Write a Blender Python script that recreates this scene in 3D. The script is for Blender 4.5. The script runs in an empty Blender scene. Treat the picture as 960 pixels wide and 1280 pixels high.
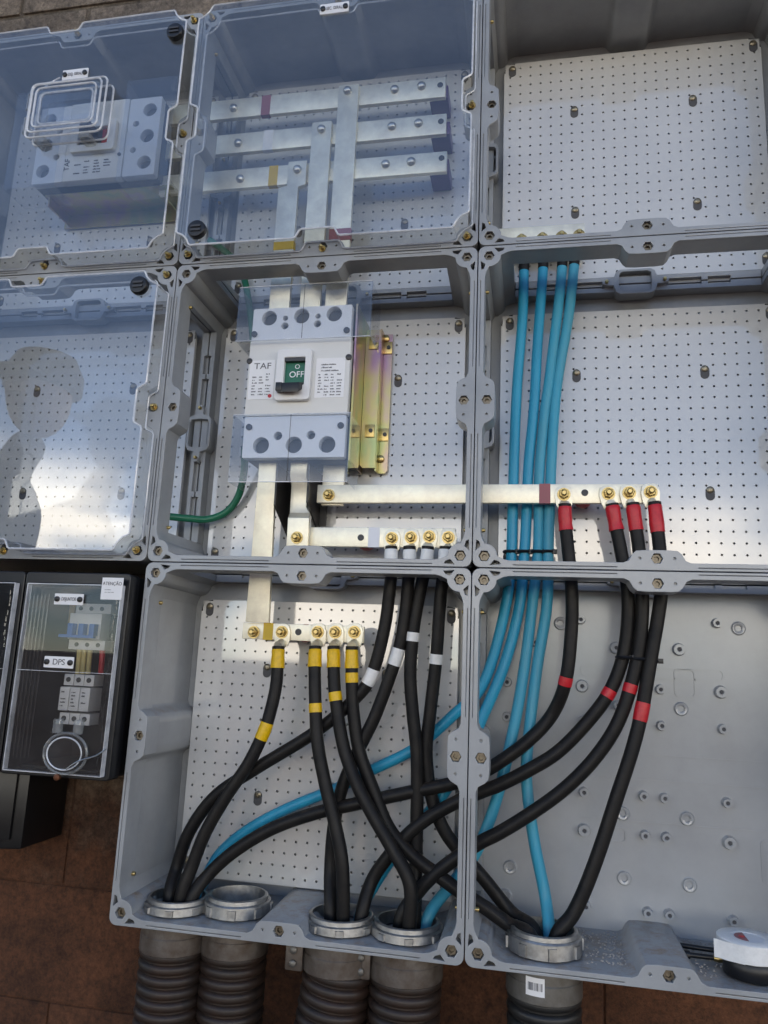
import bpy, bmesh, math, random
from mathutils import Vector, Matrix, Euler
from math import sin, cos, pi, radians, atan2, sqrt
random.seed(7)
C = bpy.context.scene.collection
sc = bpy.context.scene
S = 0.54                      # metres per enclosure width: all builder coordinates below are in enclosure widths

# ------------------------------------------------------------------ camera
YAW, PITCH, ROLL = 0.1958, 0.1994, -0.0436
CAM = Vector((1.162, -2.1294, -1.2793)); FPX = 942.3
Rz = Matrix.Rotation(YAW, 3, 'Z'); Rx = Matrix.Rotation(PITCH, 3, 'X'); Ry = Matrix.Rotation(ROLL, 3, 'Y')
CR = Rz @ Rx @ Ry             # columns: right, forward, up
cam = bpy.data.cameras.new('camera'); co = bpy.data.objects.new('camera', cam); C.objects.link(co)
r, f, u = CR.col[0], CR.col[1], CR.col[2]
co.matrix_world = Matrix(((r.x, u.x, -f.x, CAM.x*S), (r.y, u.y, -f.y, CAM.y*S), (r.z, u.z, -f.z, CAM.z*S), (0, 0, 0, 1)))
cam.sensor_fit = 'VERTICAL'; cam.sensor_height = 36; cam.lens = FPX/1280*36
cam.clip_start = 0.02; cam.clip_end = 3000
sc.camera = co
def at(px, py, Y):            # photograph pixel -> point at depth Y
    w = CR @ Vector(((px-480)/FPX, 1, -(py-640)/FPX))
    return CAM + w*((Y-CAM.y)/w.y)

# ------------------------------------------------------------------ world, sun, exposure
SUN = Vector((-0.25, 0.50, 0.85)).normalized()
sc.view_settings.view_transform = 'Standard'; sc.view_settings.look = 'None'
sc.view_settings.exposure = 1.42; sc.view_settings.use_white_balance = True; sc.view_settings.white_balance_temperature = 8300; sc.view_settings.white_balance_tint = 10; sc.view_settings.gamma = 1
W = bpy.data.worlds.new('World'); sc.world = W; W.use_nodes = True
nt = W.node_tree; nt.nodes.clear()
def nd(t, ty, **k):
    n = t.nodes.new(ty)
    for a, b in k.items(): setattr(n, a, b)
    return n
out = nd(nt, 'ShaderNodeOutputWorld'); bg = nd(nt, 'ShaderNodeBackground')
sky = nd(nt, 'ShaderNodeTexSky', sky_type='NISHITA', sun_disc=False); sky.ozone_density = 6.0; sky.dust_density = .1; sky.air_density = .65
sky.sun_elevation = math.asin(SUN.z); sky.sun_rotation = atan2(SUN.x, SUN.y)
tc = nd(nt, 'ShaderNodeTexCoord'); mp = nd(nt, 'ShaderNodeMapping'); mp.inputs['Scale'].default_value = (1, 1, 2.6)
mp.inputs['Location'].default_value = (0.3, 0.15, 0.0)
no = nd(nt, 'ShaderNodeTexNoise'); no.inputs['Scale'].default_value = 2.1; no.inputs['Detail'].default_value = 7; no.inputs['Roughness'].default_value = .55
cr = nd(nt, 'ShaderNodeValToRGB'); cr.color_ramp.elements[0].position = .44; cr.color_ramp.elements[1].position = .56
mx = nd(nt, 'ShaderNodeMix', data_type='RGBA'); mx.inputs[7].default_value = (14, 14.3, 14.8, 1)
L = nt.links.new
L(tc.outputs['Generated'], mp.inputs['Vector']); L(mp.outputs[0], no.inputs['Vector']); L(no.outputs['Fac'], cr.inputs[0])
sx_ = nd(nt, 'ShaderNodeSeparateXYZ'); L(tc.outputs['Generated'], sx_.inputs[0])
el = nd(nt, 'ShaderNodeMapRange', interpolation_type='SMOOTHSTEP'); el.inputs[1].default_value = .15; el.inputs[2].default_value = .27; el.inputs[3].default_value = 1; el.inputs[4].default_value = .0; L(sx_.outputs[2], el.inputs[0])
cm = nd(nt, 'ShaderNodeMath', operation='MULTIPLY'); L(cr.outputs[0], cm.inputs[0]); L(el.outputs[0], cm.inputs[1]); L(cm.outputs[0], mx.inputs[0]); L(sky.outputs[0], mx.inputs[6]); L(mx.outputs[2], bg.inputs[0]); L(bg.outputs[0], out.inputs[0])
bg.inputs[1].default_value = 0.15
sl = bpy.data.lights.new('sun', 'SUN'); sl.energy = 2.2; sl.angle = radians(.6); sl.color = (1, .93, .82)
so = bpy.data.objects.new('sun', sl); C.objects.link(so); so.rotation_euler = SUN.to_track_quat('Z', 'Y').to_euler()

# ------------------------------------------------------------------ materials
def mat(name, col, rough=.5, metal=0, var=.0, vscale=30, col2=None, spec=.5, coat=0, crough=.05, bump=0, bscale=200, stretch=(1, 1, 1), dust=0):
    m = bpy.data.materials.new(name); m.use_nodes = True; t = m.node_tree
    b = t.nodes['Principled BSDF']
    b.inputs['Base Color'].default_value = (*col, 1); b.inputs['Roughness'].default_value = rough; b.inputs['Metallic'].default_value = metal
    b.inputs['Specular IOR Level'].default_value = spec
    b.inputs['Coat IOR'].default_value = 1.9; b.inputs['Coat Weight'].default_value = coat; b.inputs['Coat Roughness'].default_value = crough
    g = nd(t, 'ShaderNodeNewGeometry'); mpn = nd(t, 'ShaderNodeMapping'); mpn.inputs['Scale'].default_value = stretch
    t.links.new(g.outputs['Position'], mpn.inputs['Vector'])
    last = None
    if var or col2:
        n = nd(t, 'ShaderNodeTexNoise'); n.inputs['Scale'].default_value = vscale; n.inputs['Detail'].default_value = 6; n.inputs['Roughness'].default_value = .65
        t.links.new(mpn.outputs[0], n.inputs['Vector'])
        c = nd(t, 'ShaderNodeValToRGB'); e = c.color_ramp.elements
        e[0].position = .3; e[1].position = .7
        a = col2 if col2 else tuple(x*(1-var) for x in col)
        e[0].color = (*a, 1); e[1].color = (*(col if col2 else tuple(min(1, x*(1+var)) for x in col)), 1)
        t.links.new(n.outputs['Fac'], c.inputs[0]); last = c.outputs[0]
        rr = nd(t, 'ShaderNodeMapRange'); rr.inputs[3].default_value = rough*.8; rr.inputs[4].default_value = min(1, rough*1.25)
        t.links.new(n.outputs['Fac'], rr.inputs[0]); t.links.new(rr.outputs[0], b.inputs['Roughness'])
    if dust:                  # reddish dust settled on faces that look up
        sx = nd(t, 'ShaderNodeSeparateXYZ'); t.links.new(g.outputs['Normal'], sx.inputs[0])
        n2 = nd(t, 'ShaderNodeTexNoise'); n2.inputs['Scale'].default_value = 38; n2.inputs['Detail'].default_value = 8; n2.inputs['Roughness'].default_value = .75
        t.links.new(g.outputs['Position'], n2.inputs['Vector'])
        r1 = nd(t, 'ShaderNodeMapRange'); r1.inputs[1].default_value = .5; r1.inputs[2].default_value = .95
        r2 = nd(t, 'ShaderNodeMapRange'); r2.inputs[1].default_value = .45; r2.inputs[2].default_value = .7
        mu = nd(t, 'ShaderNodeMath', operation='MULTIPLY'); mu2 = nd(t, 'ShaderNodeMath', operation='MULTIPLY'); mu2.inputs[1].default_value = dust
        t.links.new(sx.outputs[2], r1.inputs[0]); t.links.new(n2.outputs['Fac'], r2.inputs[0])
        t.links.new(r1.outputs[0], mu.inputs[0]); t.links.new(r2.outputs[0], mu.inputs[1]); t.links.new(mu.outputs[0], mu2.inputs[0])
        mm = nd(t, 'ShaderNodeMix', data_type='RGBA'); mm.inputs[7].default_value = (.25, .17, .11, 1); mm.inputs[6].default_value = (*col, 1)
        if last: t.links.new(last, mm.inputs[6])
        t.links.new(mu2.outputs[0], mm.inputs[0]); last = mm.outputs[2]
    if last: t.links.new(last, b.inputs['Base Color'])
    if bump:
        n3 = nd(t, 'ShaderNodeTexNoise'); n3.inputs['Scale'].default_value = bscale; n3.inputs['Detail'].default_value = 4
        t.links.new(mpn.outputs[0], n3.inputs['Vector'])
        bp = nd(t, 'ShaderNodeBump'); bp.inputs['Strength'].default_value = bump; bp.inputs['Distance'].default_value = .002
        t.links.new(n3.outputs['Fac'], bp.inputs['Height']); t.links.new(bp.outputs[0], b.inputs['Normal'])
    return m
def clear_mat(name, tint, ior=1.7, haze=.03, rough=.012, hz=(.8, .85, .9)):
    m = bpy.data.materials.new(name); m.use_nodes = True; t = m.node_tree; t.nodes.clear()
    o = nd(t, 'ShaderNodeOutputMaterial'); tr = nd(t, 'ShaderNodeBsdfTransparent'); tr.inputs[0].default_value = (*tint, 1)
    gl = nd(t, 'ShaderNodeBsdfGlossy'); gl.inputs['Roughness'].default_value = rough
    df = nd(t, 'ShaderNodeBsdfDiffuse'); df.inputs[0].default_value = (*hz, 1)
    g = nd(t, 'ShaderNodeNewGeometry'); n = nd(t, 'ShaderNodeTexNoise'); n.inputs['Scale'].default_value = 14; n.inputs['Detail'].default_value = 8; n.inputs['Roughness'].default_value = .7
    t.links.new(g.outputs['Position'], n.inputs['Vector'])
    mr = nd(t, 'ShaderNodeMapRange'); mr.inputs[1].default_value = .3; mr.inputs[2].default_value = .75; mr.inputs[3].default_value = haze*.5; mr.inputs[4].default_value = haze*1.8
    t.links.new(n.outputs['Fac'], mr.inputs[0])
    f0 = ((ior-1)/(ior+1))**2
    dt = nd(t, 'ShaderNodeVectorMath', operation='DOT_PRODUCT'); t.links.new(g.outputs['Incoming'], dt.inputs[0]); t.links.new(g.outputs['Normal'], dt.inputs[1])
    ab = nd(t, 'ShaderNodeMath', operation='ABSOLUTE'); t.links.new(dt.outputs['Value'], ab.inputs[0])
    su = nd(t, 'ShaderNodeMath', operation='SUBTRACT'); su.inputs[0].default_value = 1; t.links.new(ab.outputs[0], su.inputs[1])
    pw = nd(t, 'ShaderNodeMath', operation='POWER'); pw.inputs[1].default_value = 5; t.links.new(su.outputs[0], pw.inputs[0])
    fr = nd(t, 'ShaderNodeMath', operation='MULTIPLY_ADD'); fr.inputs[1].default_value = 1-f0; fr.inputs[2].default_value = f0; t.links.new(pw.outputs[0], fr.inputs[0])
    m1 = nd(t, 'ShaderNodeMixShader'); m2 = nd(t, 'ShaderNodeMixShader')
    t.links.new(mr.outputs[0], m1.inputs[0]); t.links.new(tr.outputs[0], m1.inputs[1]); t.links.new(df.outputs[0], m1.inputs[2])
    t.links.new(fr.outputs[0], m2.inputs[0]); t.links.new(m1.outputs[0], m2.inputs[1]); t.links.new(gl.outputs[0], m2.inputs[2])
    t.links.new(m2.outputs[0], o.inputs[0])
    return m
M = dict(
    grey=mat('grey polycarbonate', (.30, .314, .323), .42, var=.16, vscale=9, coat=.25, crough=.2, bump=.05, bscale=900, dust=1.0),
    back=mat('moulded grey back', (.36, .375, .385), .36, var=.12, vscale=6, coat=.45, crough=.17, bump=.08, bscale=60, dust=.5),
    plate=mat('painted plate', (.58, .58, .565), .38, var=.05, vscale=7, coat=1, crough=.045, bump=.05, bscale=700),
    clear=clear_mat('clear cover', (.925, .945, .965), 1.9, .008),
    mclear=clear_mat('clear meter cover', (.90, .90, .90), 1.42, .012),
    wall=clear_mat('clear cover wall', (.80, .82, .82), 1.5, .16, .06, (.62, .63, .63)),
    edge=clear_mat('clear cover edge', (.85, .88, .9), 1.6, .45, .05, (.95, .96, .98)),
    shield=clear_mat('clear shield', (.95, .965, .985), 1.6, .015),
    tin=mat('tinned copper', (.90, .82, .66), .45, .72, var=.16, vscale=28, bump=.12, bscale=180, stretch=(1, 1, 1)),
    brass=mat('brass', (.50, .37, .16), .34, 1, var=.2, vscale=200),
    steel=mat('zinc steel', (.55, .54, .50), .35, 1, var=.2, vscale=150),
    alu=mat('cast aluminium', (.40, .395, .38), .46, 1, var=.3, vscale=60, bump=.2, bscale=160, dust=.6),
    alu2=mat('grey collar', (.22, .215, .205), .5, .8, col2=(.15, .14, .125), vscale=50, bump=.2, bscale=150),
    cast=mat('dirty cast aluminium', (.17, .15, .135), .55, .6, col2=(.09, .065, .05), vscale=40, bump=.25, bscale=150),
    black=mat('black cable jacket', (.008, .008, .009), .46, col2=(.018, .016, .014), vscale=42, spec=.22, bump=.08, bscale=300, dust=.30),
    blue=mat('blue cable jacket', (.0, .34, .52), .38, col2=(.0, .27, .44), vscale=40, stretch=(1, 1, .25), spec=.4, bump=.06, bscale=300, dust=.35),
    scuff=mat('dusty blue jacket', (.0, .33, .50), .42, col2=(.05, .32, .42), vscale=55, stretch=(1, 1, .14), spec=.4, bump=.08, bscale=300, dust=.35),
    green=mat('green wire', (.005, .16, .085), .4),
    red=mat('red tape', (.55, .012, .022), .38, var=.12, vscale=150, bump=.2, bscale=250),
    yellow=mat('yellow tape', (.78, .46, .01), .38, var=.12, vscale=150, bump=.2, bscale=250),
    white=mat('white tape', (.78, .78, .76), .4, var=.07, vscale=120, bump=.2, bscale=250),
    maroon=mat('maroon band', (.30, .085, .10), .45),
    ochre=mat('ochre band', (.62, .40, .02), .45),
    paleband=mat('pale band', (.74, .76, .80), .45),
    purple=mat('purple insulator', (.10, .03, .13), .35, spec=.5),
    shell=mat('off white breaker plastic', (.68, .68, .655), .45, var=.03, vscale=20),
    cover=mat('terminal cover', (.74, .74, .73), .35, var=.03, vscale=20),
    recess=mat('deep recess', (.08, .08, .085), .7),
    dark=mat('dark grey plastic', (.045, .045, .047), .45, var=.1, vscale=60),
    blackp=mat('black plastic', (.007, .0075, .009), .36, var=.2, vscale=40),
    barrier=mat('black barrier sheet', (.018, .016, .015), .4),
    greenlab=mat('green window', (.0, .13, .075), .4),
    ink=mat('printed ink', (.10, .10, .11), .6),
    inkw=mat('white print', (.85, .85, .85), .6),
    paper=mat('white label', (.80, .80, .80), .5),
    silver=mat('label paper', (.72, .73, .75), .4),
    bluesw=mat('blue switch', (.02, .14, .45), .4),
    zinc=None,
    block=mat('concrete block', (.44, .35, .265), .92, col2=(.20, .155, .115), vscale=16, bump=1.0, bscale=120),
    mortar=mat('mortar', (.30, .24, .18), .95, col2=(.14, .11, .08), vscale=20, bump=1.0, bscale=120),
    soil=mat('red soil', (.075, .038, .024), .95, col2=(.04, .022, .014), vscale=4, bump=1.0, bscale=30),
    hose=mat('corrugated black hose', (.012, .0095, .008), .5, col2=(.035, .018, .012), vscale=22),
    hosek=mat('clean black hose', (.014, .014, .014), .45, var=.3, vscale=30),
    skin=mat('skin', (.45, .27, .19), .55), shirt=mat('dark shirt', (.04, .042, .05), .9), trousers=mat('work trousers', (.05, .06, .09), .9),
    hair=mat('dark hair', (.02, .016, .012), .7),
)
def zinc():
    m = bpy.data.materials.new('yellow zinc'); m.use_nodes = True; t = m.node_tree; b = t.nodes['Principled BSDF']
    g = nd(t, 'ShaderNodeNewGeometry'); mp_ = nd(t, 'ShaderNodeMapping'); mp_.inputs['Scale'].default_value = (1, 1, .45)
    n = nd(t, 'ShaderNodeTexNoise'); n.inputs['Scale'].default_value = 24; n.inputs['Detail'].default_value = 2.5
    c = nd(t, 'ShaderNodeValToRGB'); e = c.color_ramp.elements
    e[0].position = .25; e[0].color = (.42, .25, .33, 1); e[1].position = .8; e[1].color = (.26, .38, .16, 1)
    for p, k in ((.40, (.48, .34, .27, 1)), (.52, (.48, .41, .19, 1)), (.64, (.36, .40, .20, 1))):
        q = e.new(p); q.color = k
    t.links.new(g.outputs['Position'], mp_.inputs['Vector']); t.links.new(mp_.outputs[0], n.inputs['Vector']); t.links.new(n.outputs['Fac'], c.inputs[0]); t.links.new(c.outputs[0], b.inputs['Base Color'])
    b.inputs['Metallic'].default_value = 1; b.inputs['Roughness'].default_value = .34
    return m
M['zinc'] = zinc()
def rough_masonry(key):
    m = M[key]; t = m.node_tree; b = t.nodes['Principled BSDF']; src = b.inputs['Base Color'].links[0].from_socket
    g = nd(t, 'ShaderNodeNewGeometry')
    n = nd(t, 'ShaderNodeTexNoise'); n.inputs['Scale'].default_value = 5.5; n.inputs['Detail'].default_value = 9; n.inputs['Roughness'].default_value = .78
    n2 = nd(t, 'ShaderNodeTexNoise'); n2.inputs['Scale'].default_value = 95; n2.inputs['Detail'].default_value = 6; n2.inputs['Roughness'].default_value = .8
    for q in (n, n2): t.links.new(g.outputs['Position'], q.inputs['Vector'])
    r1 = nd(t, 'ShaderNodeMapRange'); r1.inputs[1].default_value = .38; r1.inputs[2].default_value = .60; r1.inputs[3].default_value = .5; r1.inputs[4].default_value = 1.1; t.links.new(n.outputs['Fac'], r1.inputs[0])
    r2 = nd(t, 'ShaderNodeMapRange'); r2.inputs[1].default_value = .36; r2.inputs[2].default_value = .62; r2.inputs[3].default_value = .5; r2.inputs[4].default_value = 1.2; t.links.new(n2.outputs['Fac'], r2.inputs[0])
    mu = nd(t, 'ShaderNodeMath', operation='MULTIPLY'); t.links.new(r1.outputs[0], mu.inputs[0]); t.links.new(r2.outputs[0], mu.inputs[1])
    vm = nd(t, 'ShaderNodeVectorMath', operation='SCALE'); t.links.new(src, vm.inputs[0]); t.links.new(mu.outputs[0], vm.inputs['Scale'])
    t.links.new(vm.outputs[0], b.inputs['Base Color'])
    bp = nd(t, 'ShaderNodeBump'); bp.inputs['Strength'].default_value = 1; bp.inputs['Distance'].default_value = .012
    t.links.new(n2.outputs['Fac'], bp.inputs['Height']); t.links.new(bp.outputs[0], b.inputs['Normal'])
def soiled(key):           # blocks splashed with red earth near the ground
    m = M[key]; t = m.node_tree; b = t.nodes['Principled BSDF']
    src = b.inputs['Base Color'].links[0].from_socket
    g = nd(t, 'ShaderNodeNewGeometry'); sx = nd(t, 'ShaderNodeSeparateXYZ'); t.links.new(g.outputs['Position'], sx.inputs[0])
    n = nd(t, 'ShaderNodeTexNoise'); n.inputs['Scale'].default_value = 6; n.inputs['Detail'].default_value = 7; n.inputs['Roughness'].default_value = .7
    t.links.new(g.outputs['Position'], n.inputs['Vector'])
    a = nd(t, 'ShaderNodeMath', operation='MULTIPLY_ADD'); a.inputs[1].default_value = -.9; t.links.new(n.outputs['Fac'], a.inputs[0]); t.links.new(sx.outputs[2], a.inputs[2])
    r_ = nd(t, 'ShaderNodeMapRange'); r_.inputs[1].default_value = -1.1; r_.inputs[2].default_value = -1.5; t.links.new(a.outputs[0], r_.inputs[0])
    mm = nd(t, 'ShaderNodeMix', data_type='RGBA'); mm.inputs[7].default_value = (.20, .072, .031, 1)
    mu = nd(t, 'ShaderNodeMath', operation='MULTIPLY'); mu.inputs[1].default_value = .97; t.links.new(r_.outputs[0], mu.inputs[0])
    t.links.new(mu.outputs[0], mm.inputs[0]); t.links.new(src, mm.inputs[6]); t.links.new(mm.outputs[2], b.inputs['Base Color'])
soiled('block'); soiled('mortar'); rough_masonry('block'); rough_masonry('mortar')

# ------------------------------------------------------------------ builders
def props(o, label=None, cat=None, group=None, kind=None):
    if label: o['label'] = label
    if cat: o['category'] = cat
    if group: o['group'] = group
    if kind: o['kind'] = kind
    return o
ORG = {}
def thing(name, label, cat, loc=(0, 0, 0), group=None):
    o = bpy.data.objects.new(name, None); C.objects.link(o); o.empty_display_size = .02
    o.location = Vector(loc)*S; ORG[o.name] = Vector(loc)
    return props(o, label, cat, group)
class MB:
    def __init__(s): s.bm = bmesh.new()
    def v(s, p): return s.bm.verts.new(p)
    def face(s, vs):
        try: return s.bm.faces.new(vs)
        except ValueError: return None
    def box(s, x0, x1, y0, y1, z0, z1):
        P = [s.v((x, y, z)) for z in (z0, z1) for y in (y0, y1) for x in (x0, x1)]
        for q in ((0, 2, 3, 1), (4, 5, 7, 6), (0, 1, 5, 4), (2, 6, 7, 3), (0, 4, 6, 2), (1, 3, 7, 5)): s.face([P[i] for i in q])
        return s
    def loft(s, rings, closed=True, caps=(True, True)):
        R = [[s.v(p) for p in ring] for ring in rings]; n = len(R[0])
        for a, b in zip(R, R[1:]):
            for i in range(n if closed else n-1):
                j = (i+1) % n; s.face((a[i], a[j], b[j], b[i]))
        if caps[0]: s.face(R[0][::-1])
        if caps[1]: s.face(R[-1])
        return s
    def prism(s, poly, y0, y1, poly2=None):       # poly in (x, z)
        return s.loft([[(x, y0, z) for x, z in poly], [(x, y1, z) for x, z in (poly2 or poly)]])
    def frame(s, o, d):
        d = Vector(d).normalized(); a = Vector((0, 0, 1)) if abs(d.z) < .9 else Vector((1, 0, 0))
        X = d.cross(a).normalized(); Y = d.cross(X); return d, X, Y
    def lathe(s, o, d, prof, n=20, caps=(True, True), a0=0):     # prof: (t along d, radius)
        d, X, Y = s.frame(o, d); o = Vector(o)
        return s.loft([[o+d*t+(X*cos(a0+2*pi*k/n)+Y*sin(a0+2*pi*k/n))*r for k in range(n)] for t, r in prof], caps=caps)
    def cyl(s, o, d, r, h, n=16): return s.lathe(o, d, [(0, r), (h, r)], n)
    def tube(s, pts, r, n=10, caps=(True, True)):
        pts = [Vector(p) for p in pts]; rings = []; X = None
        for i, p in enumerate(pts):
            t = (pts[min(i+1, len(pts)-1)]-pts[max(i-1, 0)]).normalized()
            if X is None: _, X, _ = s.frame(p, t)
            X = (X-t*X.dot(t)).normalized(); Y = t.cross(X); rr = r[i] if isinstance(r, list) else r
            rings.append([p+(X*cos(2*pi*k/n)+Y*sin(2*pi*k/n))*rr for k in range(n)])
        return s.loft(rings, caps=caps)
    def mesh(s, name, m, org=(0, 0, 0), bevel=0, ang=40, recalc=True):
        bm = s.bm
        if recalc: bmesh.ops.recalc_face_normals(bm, faces=bm.faces[:])
        if bevel:
            es = [e for e in bm.edges if len(e.link_faces) == 2 and e.calc_face_angle(0) > radians(35)]
            bmesh.ops.bevel(bm, geom=es, offset=bevel, segments=2, affect='EDGES', profile=.6, clamp_overlap=True)
        org = Vector(org)
        for v in bm.verts: v.co = (v.co-org)*S
        me = bpy.data.meshes.new(name); bm.to_mesh(me); bm.free()
        me.materials.append(m)
        for p in me.polygons: p.use_smooth = True
        me.set_sharp_from_angle(angle=radians(ang))
        return me
    def build(s, name, m, parent=None, bevel=0, ang=40, recalc=True):
        org = ORG.get(parent.name, Vector()) if parent else Vector()
        o = bpy.data.objects.new(name, s.mesh(name, m, org, bevel, ang, recalc)); C.objects.link(o)
        if parent: o.parent = parent
        ORG[o.name] = org
        return o
def put(name, me, parent, loc, rot=None):      # another part that shares mesh data; loc in world widths
    o = bpy.data.objects.new(name, me); C.objects.link(o); o.parent = parent
    base = ORG.get(parent.name, Vector()); o.location = (Vector(loc)-base)*S; ORG[o.name] = Vector(loc)
    if rot: o.rotation_euler = rot
    return o
def flat(outer, holes, y0, y1, bev=0.0):       # plate with real holes, from 2-D fill; returns (verts, faces) in (x, y, z)
    cu = bpy.data.curves.new('tmp', 'CURVE'); cu.dimensions = '2D'; cu.fill_mode = 'BOTH'
    cu.extrude = (y1-y0)/2-bev; cu.bevel_depth = bev; cu.bevel_resolution = 1; cu.offset = -bev
    for poly in [outer]+holes:
        sp = cu.splines.new('POLY'); sp.points.add(len(poly)-1); sp.use_cyclic_u = True
        for p, (x, z) in zip(sp.points, poly): p.co = (x, z, 0, 1)
    ob = bpy.data.objects.new('tmp', cu); me = bpy.data.meshes.new_from_object(ob)
    vs = [(v.co.x, (y0+y1)/2-v.co.z, v.co.y) for v in me.vertices]; fs = [list(p.vertices) for p in me.polygons]
    bpy.data.objects.remove(ob); bpy.data.curves.remove(cu); bpy.data.meshes.remove(me)
    return vs, fs
def add(mb, vf):
    V = [mb.v(p) for p in vf[0]]
    for q in vf[1]: mb.face([V[i] for i in q])
    return mb
def text_obj(name, txt, size, m, parent, loc, rot=0.0, align='CENTER', squash=1.0):   # lettering standing on a face that looks to -y
    cu = bpy.data.curves.new('tmp', 'FONT'); cu.body = txt; cu.size = size; cu.align_x = align; cu.align_y = 'CENTER'; cu.extrude = .0004
    ob = bpy.data.objects.new('tmp', cu); me = bpy.data.meshes.new_from_object(ob)
    bpy.data.objects.remove(ob); bpy.data.curves.remove(cu)
    cr_, sr_ = cos(rot), sin(rot)
    for v in me.vertices:
        x, z = v.co.x*squash, v.co.y
        v.co = Vector((x*cr_-z*sr_, -v.co.z, x*sr_+z*cr_))*S
    me.name = name; me.materials.clear(); me.materials.append(m)
    return put(name, me, parent, loc)
def rrect(x0, x1, z0, z1, r, n=4):
    p = []
    for cx, cz, a in ((x1-r, z1-r, 0), (x0+r, z1-r, pi/2), (x0+r, z0+r, pi), (x1-r, z0+r, 1.5*pi)):
        p += [(cx+r*cos(a+pi/2*k/n), cz+r*sin(a+pi/2*k/n)) for k in range(n+1)]
    return p
def ngon(cx, cz, r, n=6, a0=0): return [(cx+r*cos(a0+2*pi*k/n), cz+r*sin(a0+2*pi*k/n)) for k in range(n)]
def smooth_path(pts, step=.012):
    P = [Vector(p) for p in pts]; P = [P[0]*2-P[1]]+P+[P[-1]*2-P[-2]]; o = []
    for i in range(1, len(P)-2):
        a, b, c, d = P[i-1:i+3]; n = max(2, int((c-b).length/step))
        for k in range(n):
            t = k/n
            o.append(.5*((2*b)+(c-a)*t+(2*a-5*b+4*c-d)*t*t+(3*b-a-3*c+d)*t**3))
    o.append(P[-2]); return o

# ------------------------------------------------------------------ ground and block wall
GZ = -3.1
def ground():
    mb = MB(); n = 40; g = {}
    xs = [-900+i*1800/60 for i in range(61)]
    def h(x, y): return GZ+.03*sin(x*1.7+.3)*sin(y*1.3)+.015*sin(4.1*x+y*3.3) if abs(x) < 40 and abs(y) < 40 else GZ
    ax = sorted(set([-1500, -600, -200, -60, -25]+[i*.5-12 for i in range(49)]+[25, 60, 200, 600, 1500]))
    V = {(x, y): mb.v((x, y, h(x, y))) for x in ax for y in ax}
    for a, b in zip(ax, ax[1:]):
        for c, d in zip(ax, ax[1:]): mb.face((V[a, c], V[b, c], V[b, d], V[a, d]))
    props(mb.build('ground', M['soil']), kind='structure')
ground()
wl = thing('block_wall', 'rough brown concrete block wall behind the panel, stained with red earth low down', 'wall', (0, .6, GZ))
MB().box(-4.6, 5.6, .408, .72, GZ-.1, 2.95).build('mortar', M['mortar'], wl)
for row in range(-13, 5):
    z0 = 1.535+row*.36; off = -1.12 if row % 2 == 0 else -.78
    k = -5
    while True:
        x0 = off+.72*k; k += 1
        if x0 > 5.2: break
        if x0 < -4.5: continue
        d = random.uniform(-.003, .004)
        e_ = .003 if z0 < -1.2 else .010      # joints low on the wall are packed with earth
        mb = MB(); mb.box(x0+e_, x0+.72-e_, .40+d, .70, max(z0, GZ-.05)+e_, z0+.36-e_)
        mb.build('brick', M['block'], wl, bevel=.006)

# ------------------------------------------------------------------ enclosures
T0 = .022
def corner_in(k=1.0):      # inner outline at a corner whose sides run along +a and +b
    c, rr = .034, .036
    arc = [(c+rr*cos(t), c+rr*sin(t)) for t in [radians(x) for x in (0, 15, 30, 45, 60, 75, 90)]]
    return [(.105, T0), (.090, T0+.003), (.079, T0+.008)]+arc+[(T0+.008, .079), (T0+.003, .090), (T0, .105)]
BUMP = [(-.088, T0), (-.074, T0+.006), (-.064, .046), (-.054, .055), (-.03, .057), (.03, .057), (.054, .055), (.064, .046), (.074, T0+.006), (.088, T0)]
def local(side, a, b, w, h):   # side coordinates (a along, b inward) -> x, z in a box x 0..w, z -h..0
    if side == 'bottom': return (a, -h+b)
    if side == 'right': return (w-b, -h+a)
    if side == 'top': return (w-a, -b)
    return (b, -a)
SIDES = ('bottom', 'right', 'top', 'left')
def outline(w, h):
    pts = []; tags = []
    for s in SIDES:
        ln = w if s in ('bottom', 'top') else h
        ci = corner_in()          # points run from side s back to the previous side: reverse
        half = ci[::-1][6:]       # from the diagonal to the run along this side
        for a, b in half: pts.append(local(s, a, b, w, h)); tags.append((s, a))
        for a, b in BUMP: pts.append(local(s, ln/2+a, b, w, h)); tags.append((s, ln/2+a))
        nxt = ci[:7]
        for a, b in nxt: pts.append(local(s, ln-a, b, w, h)); tags.append((s, ln-a))
    return pts, tags
def outer_outline(w, h, r=.022, g=.0015): return rrect(g, w-g, -h+g, -g, r, 5)
FR = {}
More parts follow.
